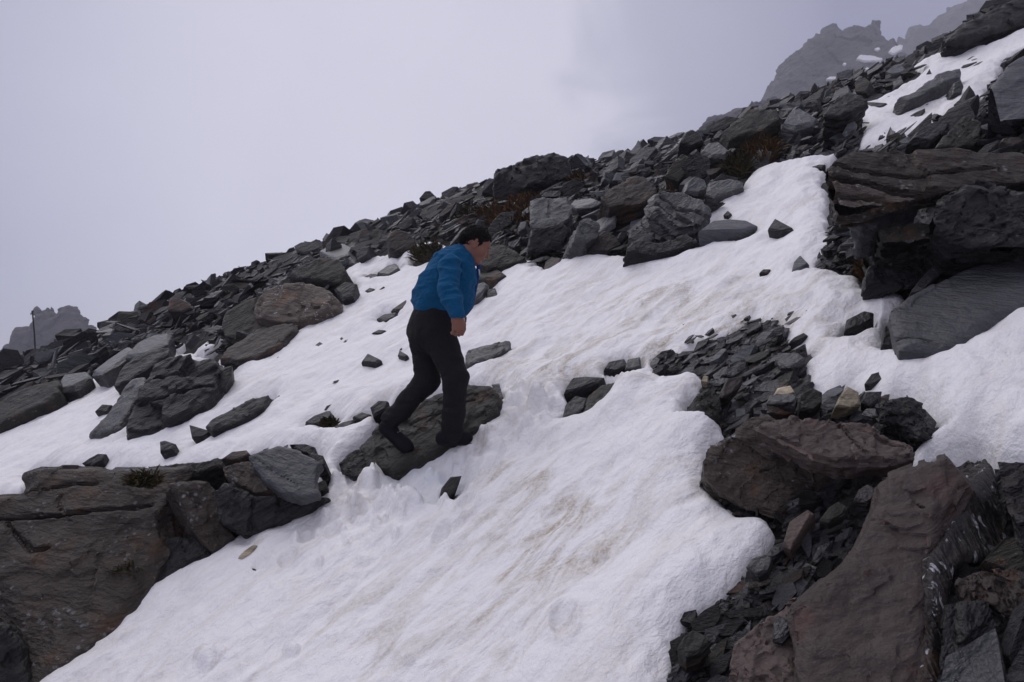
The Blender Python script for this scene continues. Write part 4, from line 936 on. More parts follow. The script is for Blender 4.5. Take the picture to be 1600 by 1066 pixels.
# ------------------------------------------------------------------ the marker post on the left skyline
b0 = hit(57, 560); top = ray(51, 487) * b0[1]
def tube(name, pts, rad, mat, parent=None, seg=10, loc=None):
    pts = [np.array(p, float) for p in pts]; V = []; Fq = []
    for i, p in enumerate(pts):
        d = unit(pts[min(i+1, len(pts)-1)] - pts[max(i-1, 0)])
        a = unit(np.cross(d, (0.3, 1, 0.1))); b = np.cross(d, a)
        r = rad[i] if hasattr(rad, '__len__') else rad
        for k in range(seg):
            an = k * 2 * math.pi / seg; V.append(p + r * (math.cos(an) * a + math.sin(an) * b))
    for i in range(len(pts) - 1):
        for k in range(seg):
            Fq.append((i*seg + k, i*seg + (k+1) % seg, (i+1)*seg + (k+1) % seg, (i+1)*seg + k))
    me = bpy.data.meshes.new(name)
    me.from_pydata([tuple(v) for v in V], [], Fq + [tuple(range(seg))[::-1], tuple(range((len(pts)-1)*seg, len(pts)*seg))])
    me.polygons.foreach_set('use_smooth', [True] * len(me.polygons)); me.set_sharp_from_angle(angle=.9)
    return link(name, me, M[mat] if mat else None, parent, loc)
post = bpy.data.objects.new('marker_post', None); COL.objects.link(post); post.location = b0
tag(post, 'thin dark metal post standing on the far left skyline before the twin-peaked crag', 'post')
tl = top - b0
tube('shaft', [(0,0,-.4), tl * .5, tl], .024, 'metal', post)
tube('cap', [tl - (0,0,.01), tl + (0,0,.03)], .032, 'metal', post)
tube('footing', [(0,0,-.35), (0,0,.12)], [.09, .07], 'metal', post)

# ------------------------------------------------------------------ loose slates
def slab_mesh(k, thick, blocky=False):
    r = random.Random(100 + k); n = r.choice((4, 4, 5, 5, 6)); el = r.uniform(.34, .75)
    an = sorted((i + r.uniform(-.30, .30)) * 2 * math.pi / n for i in range(n))
    rad = [r.uniform(.36, .66) for _ in an]
    V = []; rings = [(.96, .5, .0), (1.0, .36, 0), (r.uniform(.93, 1.02), -.2, .02), (.88, -.5, 0)]
    sx, sy = r.uniform(-.12, .12), r.uniform(-.12, .12)
    for s, z, _ in rings:
        for a, q in zip(an, rad):
            j = r.uniform(.95, 1.05)
            tz = z * thick * (1 + (r.uniform(-.25, .25)))
            V.append((q * s * j * math.cos(a) + sx * z, q * s * j * el * math.sin(a) + sy * z, tz + (.12 * thick * math.cos(a + k) if not blocky else .25 * thick * math.cos(a + k))))
    Fc = [tuple(range(3*n, 4*n))[::-1]]
    c = len(V); zt = sum(v[2] for v in V[:n]) / n
    V.append((r.uniform(-.12, .12), r.uniform(-.08, .08), zt + .03 * thick))
    for i in range(n): Fc.append((i, (i+1) % n, c))
    for q in range(3):
        for i in range(n): Fc.append((q*n + i, (q+1)*n + i, (q+1)*n + (i+1) % n, q*n + (i+1) % n))
    return [Vector(v) for v in V], Fc
VAR = [slab_mesh(k, [.08, .13, .20, .10, .06][k % 5]) for k in range(20)] + [slab_mesh(50 + k, .5, True) for k in range(6)]
VMESH = {}
TONES = ['charcoal', 'charcoal', 'charcoal', 'charcoal', 'charcoal', 'charcoal', 'charcoal', 'grey', 'grey', 'grey', 'grey', 'rusty', 'olive', 'smooth', 'smooth', 'pale', 'pale']
def var_mesh(i, tone):
    if (i, tone) not in VMESH:
        V, Fc = VAR[i]; me = bpy.data.meshes.new('slate'); me.from_pydata([tuple(v) for v in V], [], Fc); me.materials.append(M[tone]); VMESH[i, tone] = me
    return VMESH[i, tone]
SLOT = []
def add_slate(p, size, px, py, region, flat=.3):
    i = RNG.randrange(len(VAR)) if RNG.random() < .95 else 20 + RNG.randrange(6)
    # they lie imbricated: long axis up the slope to the right, tilted a little more than the hillside
    nrm = Vector((NT[0], NT[1], NT[2])) + Vector((RNG.gauss(-.12, flat), RNG.gauss(-.20, flat), RNG.gauss(.1, .12)))
    if RNG.random() < (.20 if region == 'U' else .10): nrm = Vector((RNG.gauss(0, .8), -1.0, RNG.gauss(.3, .3)))
    nrm.normalize()
    ax = Vector((1, .35, .45)) + Vector([RNG.gauss(0, .35) for _ in range(3)])
    ax = (ax - nrm * ax.dot(nrm)).normalized()
    ay = nrm.cross(ax)
    R = Matrix((ax, ay, nrm)).transposed()
    sc = Vector((size * RNG.uniform(.8, 1.3), size * RNG.uniform(.7, 1.05), size * RNG.uniform(.7, 1.5)))
    if region in 'MB': sc.z *= .6
    elif i < 20: sc.z *= .8; sc.x *= 1.15
    SLOT.append((size * FPX / p[1], Vector(p), R, sc, i, RNG.choice(TONES), px, py, region))
RIDX = [[(x, y) for x, y in S_MAIN], [(x, y) for x, y in S_UPPER]] + S_BITS
def in_snow(px, py):
    for h in HOLES:
        if inpoly(px, py, h): return False
    return any(inpoly(px, py, s) for s in RIDX)
def in_clean(px, py):
    return any(inpoly(px, py, h) for h in HERO_POLYS)
def scatter(n, x0, x1, y0, y1, lo, hi, region, poly=None, up=.5, flat=.3, avoid=1.0):
    k = 0
    for _ in range(n * 6):
        if k >= n: break
        px, py = RNG.uniform(x0, x1), RNG.uniform(y0, y1)
        if poly and not inpoly(px, py, poly): continue
        if in_snow(px, py): continue
        if RNG.random() < avoid and in_clean(px, py): continue
        t = (px - 800) / FPX; s = -(py - 533) / FPX
        if not (P(t * _ys, _ys) - s * _ys > 0).any(): continue
        p = hit(px, py)
        if p[1] > 34: continue
        size = math.exp(RNG.uniform(math.log(lo), math.log(hi)))
        # keep overhang over snow small
        if in_snow(px + .45 * size * FPX / p[1], py) or in_snow(px, py + .3 * size * FPX / p[1]) or in_snow(px - .45 * size * FPX / p[1], py):
            if RNG.random() < .7: size *= .45
        far = min(1, max(0, (p[1] - 6) / 6))
        lf = min(1, max(0, (.10 - t) / .15)) * min(1, max(0, (t + .62) / .25))
        p[2] += RNG.uniform(-.3, up) * size * .5 + far * .14 * lf - .05 - far * .05 * (1 - lf)
        add_slate(p, size, px, py, region, flat)
        k += 1
def skyrow(px):
    t = (px - 800) / FPX
    return 533 - FPX * (P(t * _ys, _ys) / _ys).max()
# block field: big ones, fill, and the crest
_tx = [a for a, b in MAIN_TOP]; _ty = [b for a, b in MAIN_TOP]; _o = np.argsort(_tx, kind='stable'); _tx = np.array(_tx)[_o]; _ty = np.array(_ty)[_o]
def band(n, lo, hi, up, flat):
    k = 0
    while k < n:
        px = RNG.uniform(-160, 1760); sr = skyrow(px)
        py = sr + RNG.uniform(1, 230) ** 1.0
        if py > (np.interp(px, _tx, _ty) + 4 if px < 1310 else 240): k += .25; continue
        if py > sr + 60 and RNG.random() < .35: continue
        a = len(SLOT)
        scatter(1, px, px, py, py, lo, hi, 'U', up=up, flat=flat, avoid=.6)
        k += 1
band(1700, .16, .52, 1.0, .34)
band(10500, .06, .22, 2.2, .42)
scatter(260, -160, 200, 535, 640, .2, .5, 'U', up=.8, avoid=1)
scatter(400, -160, 200, 535, 640, .08, .2, 'U', up=1.5, avoid=1)
for _ in range(950):
    t = RNG.uniform(-.80, .80); y = RNG.uniform(15, 31); x = t * y
    px, py = 800 + FPX * t, 533 - FPX * P(x, y) / y
    if in_snow(px, py + 2): continue
    p = np.array([x, y, P(x, y) + RNG.uniform(-.10, .06) + .2 * min(1, max(0, (.10 - t) / .15))]); size = math.exp(RNG.uniform(math.log(.18), math.log(.75)))
    add_slate(p, size, px, py, 'U', .38)
for _ in range(46):       # half-buried slates that break up the upper snowfield
    px, py = RNG.uniform(1330, 1640), RNG.uniform(55, 220)
    if not inpoly(px, py, S_UPPER): continue
    p = hit(px, py); p[2] -= .01
    add_slate(p, RNG.uniform(.07, .30), px, py, 'S', .15)
scatter(900, 1740, 2500, -260, 1250, .12, .55, 'U', up=1.0, avoid=.3)
scatter(500, -700, -150, 560, 1250, .12, .5, 'U', up=1.0, avoid=.3)
for _ in range(150):      # thin shards just breaking through the snow left of and around the climber, and by the scree
    if _ < 95: px, py = RNG.uniform(420, 690), 0; py = 600 - (px - 420) * .52 + RNG.gauss(0, 42)
    else: px = RNG.uniform(1020, 1260); py = 560 - (px - 1020) * .30 + RNG.gauss(-8, 12)
    if not in_snow(px, py) or inpoly(px, py, [(630,480),(740,480),(745,700),(590,700),(640,560)]): continue
    p = hit(px, py); p[2] += .004
    add_slate(p, RNG.uniform(.03, .11) * (1.0 if _ < 95 else .9), px, py, 'M', .22)
# upper right slope beyond the upper snowfield
scatter(650, 1290, 1780, -60, 235, .10, .42, 'U', up=.9, avoid=.8)
MIDP = [(1022,552),(1082,547),(1180,497),(1221,502),(1270,555),(1261,604),(1330,604),(1420,615),(1465,671),(1428,724),(1300,660),(1180,655),(1135,675),(1094,640),(1094,577),(1019,577)]
scatter(1300, 1015, 1470, 490, 720, .055, .16, 'M', MIDP, up=.9, flat=.20)
scatter(900, 1015, 1470, 490, 720, .03, .08, 'M', MIDP, up=1.5, flat=.35)
LOWP = [(1215,838),(1240,800),(1290,770),(1360,742),(1378,760),(1350,820),(1316,872),(1262,905),(1244,940),(1262,1010),(1240,1120),(1040,1180),(1041,1040),(1056,987),(1079,957),(1161,886)]
scatter(620, 1035, 1385, 735, 1160, .045, .15, 'B', LOWP, up=.8, flat=.17, avoid=.9)
scatter(1500, 1035, 1385, 735, 1160, .018, .05, 'B', LOWP, up=2.0, flat=.4, avoid=.9)
scatter(260, 1225, 1400, 725, 800, .06, .20, 'B', [(1215,800),(1240,780),(1330,742),(1400,722),(1420,726),(1370,745),(1290,775),(1240,800)], up=.8, avoid=.3)
scatter(150, 1100, 1215, 690, 830, .06, .16, 'B', None, up=.8, avoid=.7)
OUTP = [(1275,409),(1290,392),(1300,340),(1340,330),(1500,340),(1600,370),(1760,370),(1760,400),(1600,400),(1470,432),(1414,457),(1345,445),(1311,423)]
scatter(420, 1270, 1760, 320, 460, .08, .24, 'R', OUTP, up=2.6, avoid=.25)
scatter(900, 1270, 1760, 320, 460, .03, .09, 'R', OUTP, up=4.5, avoid=.35)
scatter(260, 1540, 1760, 215, 330, .12, .4, 'R', None, up=1.2, avoid=.4)
LEFP = [(200,860),(230,780),(262,755),(330,755),(380,840),(330,862),(290,872),(250,897),(203,937)]
scatter(160, 195, 385, 745, 940, .05, .16, 'L', LEFP, up=.9, avoid=.3)
scatter(240, 195, 520, 690, 940, .025, .06, 'L', None, up=2.0, avoid=.3)
scatter(150, 1480, 1740, 860, 1160, .08, .30, 'C', None, up=.6, avoid=.3)
scatter(160, -140, 70, 860, 1160, .08, .30, 'L', None, up=.4, avoid=.5)
for k_, (a_, b_) in enumerate([(1020,1130),(560,640)]):
    pass
def vis(s):
    return s[0] if (-5 < s[6] < 1605 and -5 < s[7] < 1070) else 0
SLOT.sort(key=lambda s: -vis(s))
TN = {'charcoal': 'dark charcoal', 'grey': 'grey', 'rusty': 'rusty brown', 'olive': 'olive-grey', 'smooth': 'bluish grey', 'pale': 'pale grey'}
GR = {'U': 'slates of the block field under the skyline', 'M': 'slates of the scree patch and shards in the snow', 'B': 'slate chips beside the huge brown slab', 'R': 'slates of the right outcrop', 'L': 'slates of the left outcrop', 'C': 'slates in the bottom right corner', 'S': 'slates half buried in the upper right snowfield'}
WH = {'U': 'in the block field', 'M': 'low in the snow or scree', 'B': 'among the lower right chips', 'R': 'in the right outcrop', 'L': 'in the left outcrop', 'C': 'in the bottom right corner', 'S': 'in the upper right snowfield'}
cent = [(s, sum(a for a, b in p) / len(p), sum(b for a, b in p) / len(p)) for s, p in HEROES]
_seen = {}
for s in SLOT[:300]:
    pxs, pt, R, sc, i, tone, px, py, reg = s
    o = bpy.data.objects.new('slate', var_mesh(i, tone)); COL.objects.link(o)
    o.matrix_world = Matrix.Translation(pt) @ R.to_4x4() @ Matrix.Diagonal(sc.to_4d())
    thk = sc.z / max(sc.x, 1e-6) * [.08, .13, .20, .10, .06][i % 5]
    kind = 'block' if i >= 20 else ('thin slab' if thk < .11 else 'thick slab')
    up_ = (R @ Vector((0, 0, 1))).z
    tilt = 'flat-lying' if up_ > .88 else ('tilted' if up_ > .55 else 'upright')
    big = 'large' if pxs > 46 else ('small' if pxs < 30 else 'medium')
    lab = None
    for nm, cx, cy in sorted(cent, key=lambda c: (c[1] - px) ** 2 + (c[2] - py) ** 2)[:7]:
        dx, dy = px - cx, py - cy
        dr = ('right of' if dx > 0 else 'left of') if abs(dx) > abs(dy) else ('below' if dy > 0 else 'above')
        for ad in ('', tilt + ' ', big + ' ', big + ' ' + tilt + ' '):
            l_ = f"{ad}{TN[tone]} slate {kind} {dr} the {nm}"
            if l_ not in _seen and len(l_.split()) <= 16: lab = l_; break
        if lab: break
    lab = lab or f"{big} {tilt} {TN[tone]} slate {kind} {dr} the {nm}"
    _seen[lab] = 1
    tag(o, lab, 'slate', GR[reg], 'thing')
SV = []; SF = []; SM_ = []; nv = 0; TI = ['charcoal', 'grey', 'rusty', 'olive', 'smooth', 'smooth', 'pale', 'pale']
for s in SLOT[300:]:
    pxs, pt, R, sc, i, tone, *_r = s
    V, Fc = VAR[i]
    A = np.array([tuple(v) for v in V]) * np.array(sc)
    SV.append(A @ np.array(R).T + np.array(pt))
    for f_ in Fc: SF.append(tuple(k + nv for k in f_)); SM_.append(TI.index(tone))
    nv += len(V)
me = bpy.data.meshes.new('slate_rubble'); me.from_pydata(np.concatenate(SV).tolist(), [], SF)
for t_ in TI: me.materials.append(M[t_])
me.polygons.foreach_set('material_index', SM_)
rub = link('slate_rubble', me); tag(rub, 'loose slate rubble and chips filling the block field and scree', kind='stuff')

# ------------------------------------------------------------------ dry grass
TUFTS = [(790,352,40,16,.85,'dry rust and olive grass patch above the climber\'s head','grass'),(735,345,28,14,.6,'darker grass patch on the slope just left of the climber\'s head','moss'),
         (820,325,26,12,.6,'tawny grass tongue left of the square pale block','grass'),(672,406,26,12,.55,'olive tussock surrounded by snow behind the climber\'s shoulder','moss'),
         (1190,248,24,14,.6,'bright rusty grass tuft beside the top of the snow channel','grass'),(1150,268,22,12,.55,'brown grass tuft at the snow edge left of the bright rusty one','moss'),
         (1042,328,14,10,.5,'rusty tuft growing on the ribbed grey slab','grass'),(885,285,30,8,.5,'thin dry grass below the dark skyline boulder','grass'),
         (1585,300,30,20,.5,'brown grass on the right outcrop at the edge of the photo','moss'),(1350,430,10,14,.25,'rusty grass fringe at the foot of the right outcrop','grass'),
         (200,905,22,16,.22,'tuft of moss and dead stems in the left outcrop cleft','moss'),(228,755,22,8,.25,'grey-green moss cushion on the left boulder','moss'),
         (425,385,18,8,.4,'small brown tuft on the left skyline slope','moss'),(515,662,12,6,.14,'moss on the blackish stone left of the climber\'s feet','moss')]
for cx, cy, rx, ry, ln, lb, mt in TUFTS:
    V = []; Fc = []; c = hit(cx, cy)
    sc_ = ln
    lift = .12 if cy < 500 else .0
    if (cx, cy) == (228, 755): c = ray(cx, cy) * (hit(100, 1030)[1] * 1.16)
    if (cx, cy) == (200, 905): c = ray(cx, cy) * (hit(225, 925)[1] * .99)
    nb = int(rx * ry * 1.3) + 200
    for _ in range(nb):
        a = RNG.uniform(0, 6.283); q = math.sqrt(RNG.random())
        px, py = cx + rx * q * math.cos(a), cy + ry * q * math.sin(a)
        p = Vector(hit(px, py)) if cy < 500 and (cx, cy) != (228, 755) else Vector(c) + Vector(((px - cx) / FPX * c[1], RNG.uniform(-.03, .03), -(py - cy) / FPX * c[1]))
        p.z += lift * RNG.uniform(0, 1)
        l = ln * RNG.uniform(.25, .7) * .75; w = .006 * c[1] / 8 + .0025
        d = Vector((RNG.gauss(-.3, .7), RNG.gauss(-.5, .4), RNG.uniform(.1, 1))).normalized()
        sd_ = Vector((RNG.gauss(0, 1), RNG.gauss(0, .4), RNG.gauss(0, .3))).normalized() * w
        m1 = p + d * l * .6; m2 = p + d * l + Vector((0, -.3, -.5)) * l * .35
        b_ = len(V); V += [p - sd_, p + sd_, m1 + sd_ * .8, m1 - sd_ * .8, m2]
        Fc += [(b_, b_+1, b_+2, b_+3), (b_+3, b_+2, b_+4)]
    me = bpy.data.meshes.new('grass_tuft'); me.from_pydata([tuple(v - Vector(c)) for v in V], [], Fc)
    o = link('grass_tuft', me, M[mt], None, tuple(c)); tag(o, lb, 'grass tuft', 'dry grass tufts among the rocks')
# ------------------------------------------------------------------ the climber
_Q, _n = PLANES['boulder under the climber']
def on_rock(px, py): r = ray(px, py); return (_Q @ _n) / (r @ _n)
DM = on_rock(700, 692) + .06
_l = min(.30, on_rock(622, 697) - DM)
def q_(px, py, dy=0.0): return ray(px, py) * (DM + dy)
ROOT = q_(665, 705, 0)
FWD = unit((.91, .42, 0)); LAT = unit((-.42, .91, 0)); UPV = np.array((0, 0, 1.))
def smin(a, b, k):
    if k <= 0: return np.minimum(a, b)
    h = np.clip(.5 + .5 * (b - a) / k, 0, 1)
    return b * (1 - h) + a * h - k * h * (1 - h)
class Field:
    def __init__(s, xs, ys, zs):
        s.xs, s.ys, s.zs = [np.asarray(a, float) for a in (xs, ys, zs)]
        s.f = np.full((len(xs), len(ys), len(zs)), .2, np.float32)
    def box(s, pts, m):
        pts = np.array(pts); lo, hi = pts.min(0) - m, pts.max(0) + m
        sl = []
        for a, l, h in zip((s.xs, s.ys, s.zs), lo, hi):
            i, j = np.searchsorted(a, l), np.searchsorted(a, h)
            sl.append(slice(max(0, i - 1), min(len(a), j + 1)))
        X, Y, Z = np.meshgrid(s.xs[sl[0]], s.ys[sl[1]], s.zs[sl[2]], indexing='ij')
        return tuple(sl), X, Y, Z
    def put(s, sl, d, k, sub=False):
        if d.size == 0: return
        if sub: s.f[sl] = -smin(-s.f[sl], d, k)
        else: s.f[sl] = smin(s.f[sl], d, k)
    def cap(s, a, b, ra, rb=None, k=.02, kl=1.0, lat=None, sub=False):
        rb = ra if rb is None else rb; lat = LAT if lat is None else lat
        a = np.array(a, float); b = np.array(b, float)
        sl, X, Y, Z = s.box([a, b], max(ra, rb) * max(1, kl) + k + .03)
        if X.size == 0: return
        def sq(p): return p - lat * (p @ lat) * (1 - 1 / kl)
        c = (a + b) / 2
        px, py, pz = X - c[0], Y - c[1], Z - c[2]
        dl = (px * lat[0] + py * lat[1] + pz * lat[2]) * (1 - 1 / kl)
        px, py, pz = px - lat[0] * dl, py - lat[1] * dl, pz - lat[2] * dl
        A, B = sq(a - c), sq(b - c); D_ = B - A
        h = np.clip(((px - A[0]) * D_[0] + (py - A[1]) * D_[1] + (pz - A[2]) * D_[2]) / max(D_ @ D_, 1e-9), 0, 1)
        d = np.sqrt((px - A[0] - h * D_[0]) ** 2 + (py - A[1] - h * D_[1]) ** 2 + (pz - A[2] - h * D_[2]) ** 2) - (ra + (rb - ra) * h)
        s.put(sl, d, k, sub)
    def ell(s, c, ax, r, k=.02, sub=False):
        c = np.array(c, float)
        sl, X, Y, Z = s.box([c], max(r) + k + .03)
        if X.size == 0: return
        e = 0; 
        for a, q in zip(ax, r): e = e + (((X - c[0]) * a[0] + (Y - c[1]) * a[1] + (Z - c[2]) * a[2]) / q) ** 2
        e = np.sqrt(e)
        s.put(sl, (e - 1) * min(r) * (.5 + .5 * np.clip(e, 0, 1)), k, sub)
    def plane(s, p, n):    # keep only what lies behind the plane
        X, Y, Z = np.meshgrid(s.xs, s.ys, s.zs, indexing='ij')
        s.f = np.maximum(s.f, (X - p[0]) * n[0] + (Y - p[1]) * n[1] + (Z - p[2]) * n[2])
    def mesh(s, name, mat, parent, label=None, sharp=None, disp=None):
        v, q = surface_nets(s.f, s.xs, s.ys, s.zs)
        # a light smoothing pass over the grid steps
        for _ in range(2):
            acc = np.zeros_like(v); cnt = np.zeros(len(v))
            for a in range(4):
                b = (a + 1) % 4
                np.add.at(acc, q[:, a], v[q[:, b]]); np.add.at(cnt, q[:, a], 1)
                np.add.at(acc, q[:, b], v[q[:, a]]); np.add.at(cnt, q[:, b], 1)
            v = v * .5 + .5 * acc / cnt[:, None]
        if disp is not None:
            n = np.zeros_like(v); fn = np.cross(v[q[:, 2]] - v[q[:, 0]], v[q[:, 3]] - v[q[:, 1]])
            for a in range(4): np.add.at(n, q[:, a], fn)
            n /= np.linalg.norm(n, axis=1)[:, None] + 1e-9
            v = v + n * disp(v)[:, None]
        o = link(name, mesh_np(name, v - ROOT, q, True, sharp), M[mat] if isinstance(mat, str) else mat, parent)
        if label: o['label'] = label
        return o
def axis(lo, hi, coarse, fines):
    a = [lo]
    while a[-1] < hi:
        st = coarse
        for l, h, f in fines:
            if l <= a[-1] <= h: st = min(st, f)
        a.append(a[-1] + st)
    return np.array(a)
def bounds(pts, m):
    p = np.array(pts); return p.min(0) - m, p.max(0) + m
man = bpy.data.objects.new('person', None); COL.objects.link(man); man.location = ROOT
tag(man, 'climber in blue fleece jacket and black trousers bending forward as he steps up the slope', 'person')

# joints, placed for the stride of the photograph
hipR, hipL = q_(686, 516, -.085), q_(664, 514, .085)
knR, knL = q_(712, 590, -.16), q_(668, 594, .02)
anR, anL = q_(706, 672, -.10), q_(613, 655, _l - .02)
heR, toR = q_(692, 685, -.11), q_(727, 684, -.05)
heL, toL = q_(603, 668, _l), q_(636, 698, _l - .06)
pel = q_(674, 506, 0); wai = q_(676, 478, 0); che = q_(697, 432, 0); nec = q_(722, 401, 0)
shR, elR, wrR = q_(703, 413, -.19), q_(700, 455, -.32), q_(714, 492, -.42)
shL, elL, wrL = q_(697, 408, .19), q_(706, 450, .27), q_(712, 478, .20)
# head frame: pitched forward, looking down the slope at the next foothold
pit = math.radians(31)
HF = unit(np.array((math.cos(pit), 0, -math.sin(pit))) + .10 * LAT); HL = unit(np.cross((0, 0, 1), HF)); HU = np.cross(HF, HL)
HC = q_(744, 383, -.01)
HS = .95
def hp(f, l, u): return HC + (HF * f + HL * l + HU * u) * HS

lo, hi = bounds([HC], .16); wlo, whi = bounds([wrR, wrR - (0, 0, .2)], .09)
allp = [hipR, hipL, knR, knL, anR, anL, toR, toL, heL, shR, shL, elR, elL, wrR, wrL, HC]
L0, L1 = bounds(allp, .22)
F_ = Field(axis(L0[0], L1[0], .010, [(lo[0], hi[0], 0.0040), (wlo[0], whi[0], .0042)]),
           axis(L0[1], L1[1], .012, [(lo[1] + .03, hi[1] - .03, .0042), (wlo[1], whi[1], .0042)]),
           axis(L0[2], L1[2], .011, [(lo[2], hi[2], 0.0040), (wlo[2], whi[2], .0042)]))
# trunk and limbs (mostly under the clothes)
F_.cap(pel, che, .105, .115, .04, 1.35); F_.cap(che, nec + (0, 0, -.03), .11, .06, .04, 1.2)
for h, k, a in ((hipR, knR, anR), (hipL, knL, anL)):
    F_.cap(h, k, .078, .052, .03); F_.cap(k, a, .050, .034, .02)
for a, b in ((heR, toR), (heL, toL)): F_.cap(a, b, .034, .026, .02)
for s_, e, w in ((shR, elR, wrR), (shL, elL, wrL)):
    F_.cap(s_, e, .046, .038, .03); F_.cap(e, w, .038, .026, .02, 1.1)
# neck, skull, face
F_.cap(nec + (-.02, 0, -.03), hp(-.030, 0, -.06), .060, .056, .03)
F_.ell(hp(-.018, 0, .030), (HF, HL, HU), (.098, .077, .090), .0)
F_.ell(hp(.030, 0, -.022), (HF, HL, HU), (.066, .064, .084), .02)
F_.cap(hp(.005, 0, -.055), hp(.058, 0, -.094), .050, .026, .025, 1.15, HL)
F_.cap(hp(.062, -.03, -.090), hp(.062, .03, -.090), .018, None, .02)
F_.cap(hp(.080, -.034, .020), hp(.080, .034, .020), .0125, None, .012)
for sgn in (-1, 1):
    F_.ell(hp(.094, sgn * .033, .002), (HF, HL, HU), (.016, .017, .012), .008, True)
    F_.ell(hp(.080, sgn * .032, .001), (HF, HL, HU), (.0115, .013, .011), .003)
    F_.ell(hp(.056, sgn * .048, -.028), (HF, HL, HU), (.026, .018, .024), .02)
    F_.ell(hp(-.008, sgn * .079, -.010), (HF, HL, HU), (.018, .009, .032), .004)
    F_.ell(hp(-.005, sgn * .087, -.006), (HF, HL, HU), (.010, .006, .019), .004, True)
F_.cap(hp(.088, 0, .008), hp(.108, 0, -.028), .008, .0125, .010)
for sgn in (-1, 1): F_.cap(hp(.097, sgn * .010, -.032), hp(.100, sgn * .012, -.034), .008, None, .006)
F_.cap(hp(.088, -.019, -.055), hp(.088, .019, -.055), .0075, None, .006)
F_.cap(hp(.086, -.017, -.067), hp(.086, .017, -.067), .0080, None, .006)
F_.cap(hp(.102, -.022, -.061), hp(.102, .022, -.061), .0016, None, .003, sub=True)
F_.ell(hp(.070, 0, -.092), (HF, HL, HU), (.018, .022, .016), .014)
# hands: back of the right hand to the viewer, fingers loosely curled
def hand(w, dn, fw, pal, s=1.0):
    base = w + dn * .085
    F_.cap(w, w + dn * .03, .026, .028, .01, 1.15, fw)
    F_.cap(w + dn * .03, w + dn * .078, .021, .019, .012, 1.9, fw)
    for k_, (o_, ln, r) in enumerate([(-.033, .058, .0078), (-.011, .070, .0086), (.011, .075, .0089), (.032, .068, .0086)]):
        p = w + dn * .070 + fw * o_; an = .25
        for seg, sl_ in enumerate((.46, .30, .24)):
            q = p + (dn * math.cos(an) + pal * math.sin(an)) * ln * sl_ * 1.15
            F_.cap(p, q, r, r * .93, .004); F_.ell(p, (dn, fw, pal), (r * 1.12,) * 3, .004); p = q; an += .62 + .08 * (3 - k_)
    p0 = w + dn * .025 + fw * .026 + pal * .008; p1 = p0 + dn * .036 + fw * .022 + pal * .008; p2 = p1 + dn * .030 + fw * .002 + pal * .012; p3 = p2 + dn * .022 - fw * .006 + pal * .010
    F_.cap(p0, p1, .014, .011, .010); F_.cap(p1, p2, .0105, .0098, .004); F_.cap(p2, p3, .0098, .0080, .004)
dn = unit((.10, .02, -1)); fw_ = unit(FWD - dn * (FWD @ dn)); pal = np.cross(dn, fw_); pal = pal if pal @ LAT > 0 else -pal
hand(wrR, dn, fw_, pal)
dn2 = unit((.1, .1, -.9)); fw2 = unit(FWD - dn2 * (FWD @ dn2)); pal2 = np.cross(dn2, fw2); pal2 = -pal2 if pal2 @ LAT > 0 else pal2
hand(wrL, dn2, fw2, pal2)
body = F_.mesh('body', 'skin', man)

# hair
lo, hi = bounds([hp(-.01, 0, .05)], .14)
H_ = Field(np.arange(lo[0], hi[0], .0042), np.arange(lo[1], hi[1], .0042), np.arange(lo[2], hi[2], .0042))
H_.ell(hp(-.020, 0, .036), (HF, HL, HU), (.101, .081, .089), 0)
H_.cap(hp(-.085, 0, -.005), hp(-.078, 0, -.05), .045, .028, .02, 1.3, HL)
for sgn in (-1, 1): H_.cap(hp(.020, sgn * .066, .03), hp(.014, sgn * .074, -.004), .014, .006, .01)
X, Y_, Z_ = np.meshgrid(H_.xs, H_.ys, H_.zs, indexing='ij')
rf = (X - HC[0]) * HF[0] + (Y_ - HC[1]) * HF[1] + (Z_ - HC[2]) * HF[2]
rl_ = np.abs((X - HC[0]) * HL[0] + (Y_ - HC[1]) * HL[1] + (Z_ - HC[2]) * HL[2])
ru = (X - HC[0]) * HU[0] + (Y_ - HC[1]) * HU[1] + (Z_ - HC[2]) * HU[2]
# hairline: high on the brow, down past the temple, above and behind the ear
line = np.where(rf > .03, .056 + (rf - .03) * .06 - np.clip(rl_ - .045, 0, .05) * .9, np.where(rf > -.008, .016, np.where(rf > -.035, .020 - (.0 - rf) * .4, -.052)))
line = line + .010 * noise3(X * 90, Y_ * 90, Z_ * 90, 9) - np.where((rf > .004) & (rf < .030) & (rl_ > .05), .030, 0)
H_.f = np.maximum(H_.f, (line - ru) * .8)
H_.mesh('hair', 'hair', man, disp=lambda v: .005 * noise3(v[:, 0] * 130, v[:, 1] * 130, v[:, 2] * 80, 3) + .002 * noise3(v[:, 0] * 60, v[:, 1] * 60, v[:, 2] * 60, 4))
for sgn in (-1, 1):
    tube('eyebrow', [hp(.0905, sgn * .016, .021) - ROOT, hp(.0925, sgn * .032, .026) - ROOT, hp(.080, sgn * .052, .020) - ROOT], [.0030, .0038, .0020], 'hair', man, 6)
    tube('eyelid', [hp(.0925, sgn * .020, .002) - ROOT, hp(.0925, sgn * .033, .000) - ROOT, hp(.084, sgn * .045, .001) - ROOT], [.0022, .0030, .0018], 'eye', man, 6)
tube('lip', [hp(.0925, -.018, -.061) - ROOT, hp(.0975, -.004, -.060) - ROOT, hp(.0975, .004, -.060) - ROOT, hp(.0925, .018, -.061) - ROOT], [.002, .0048, .0048, .002], 'lip', man, 6)

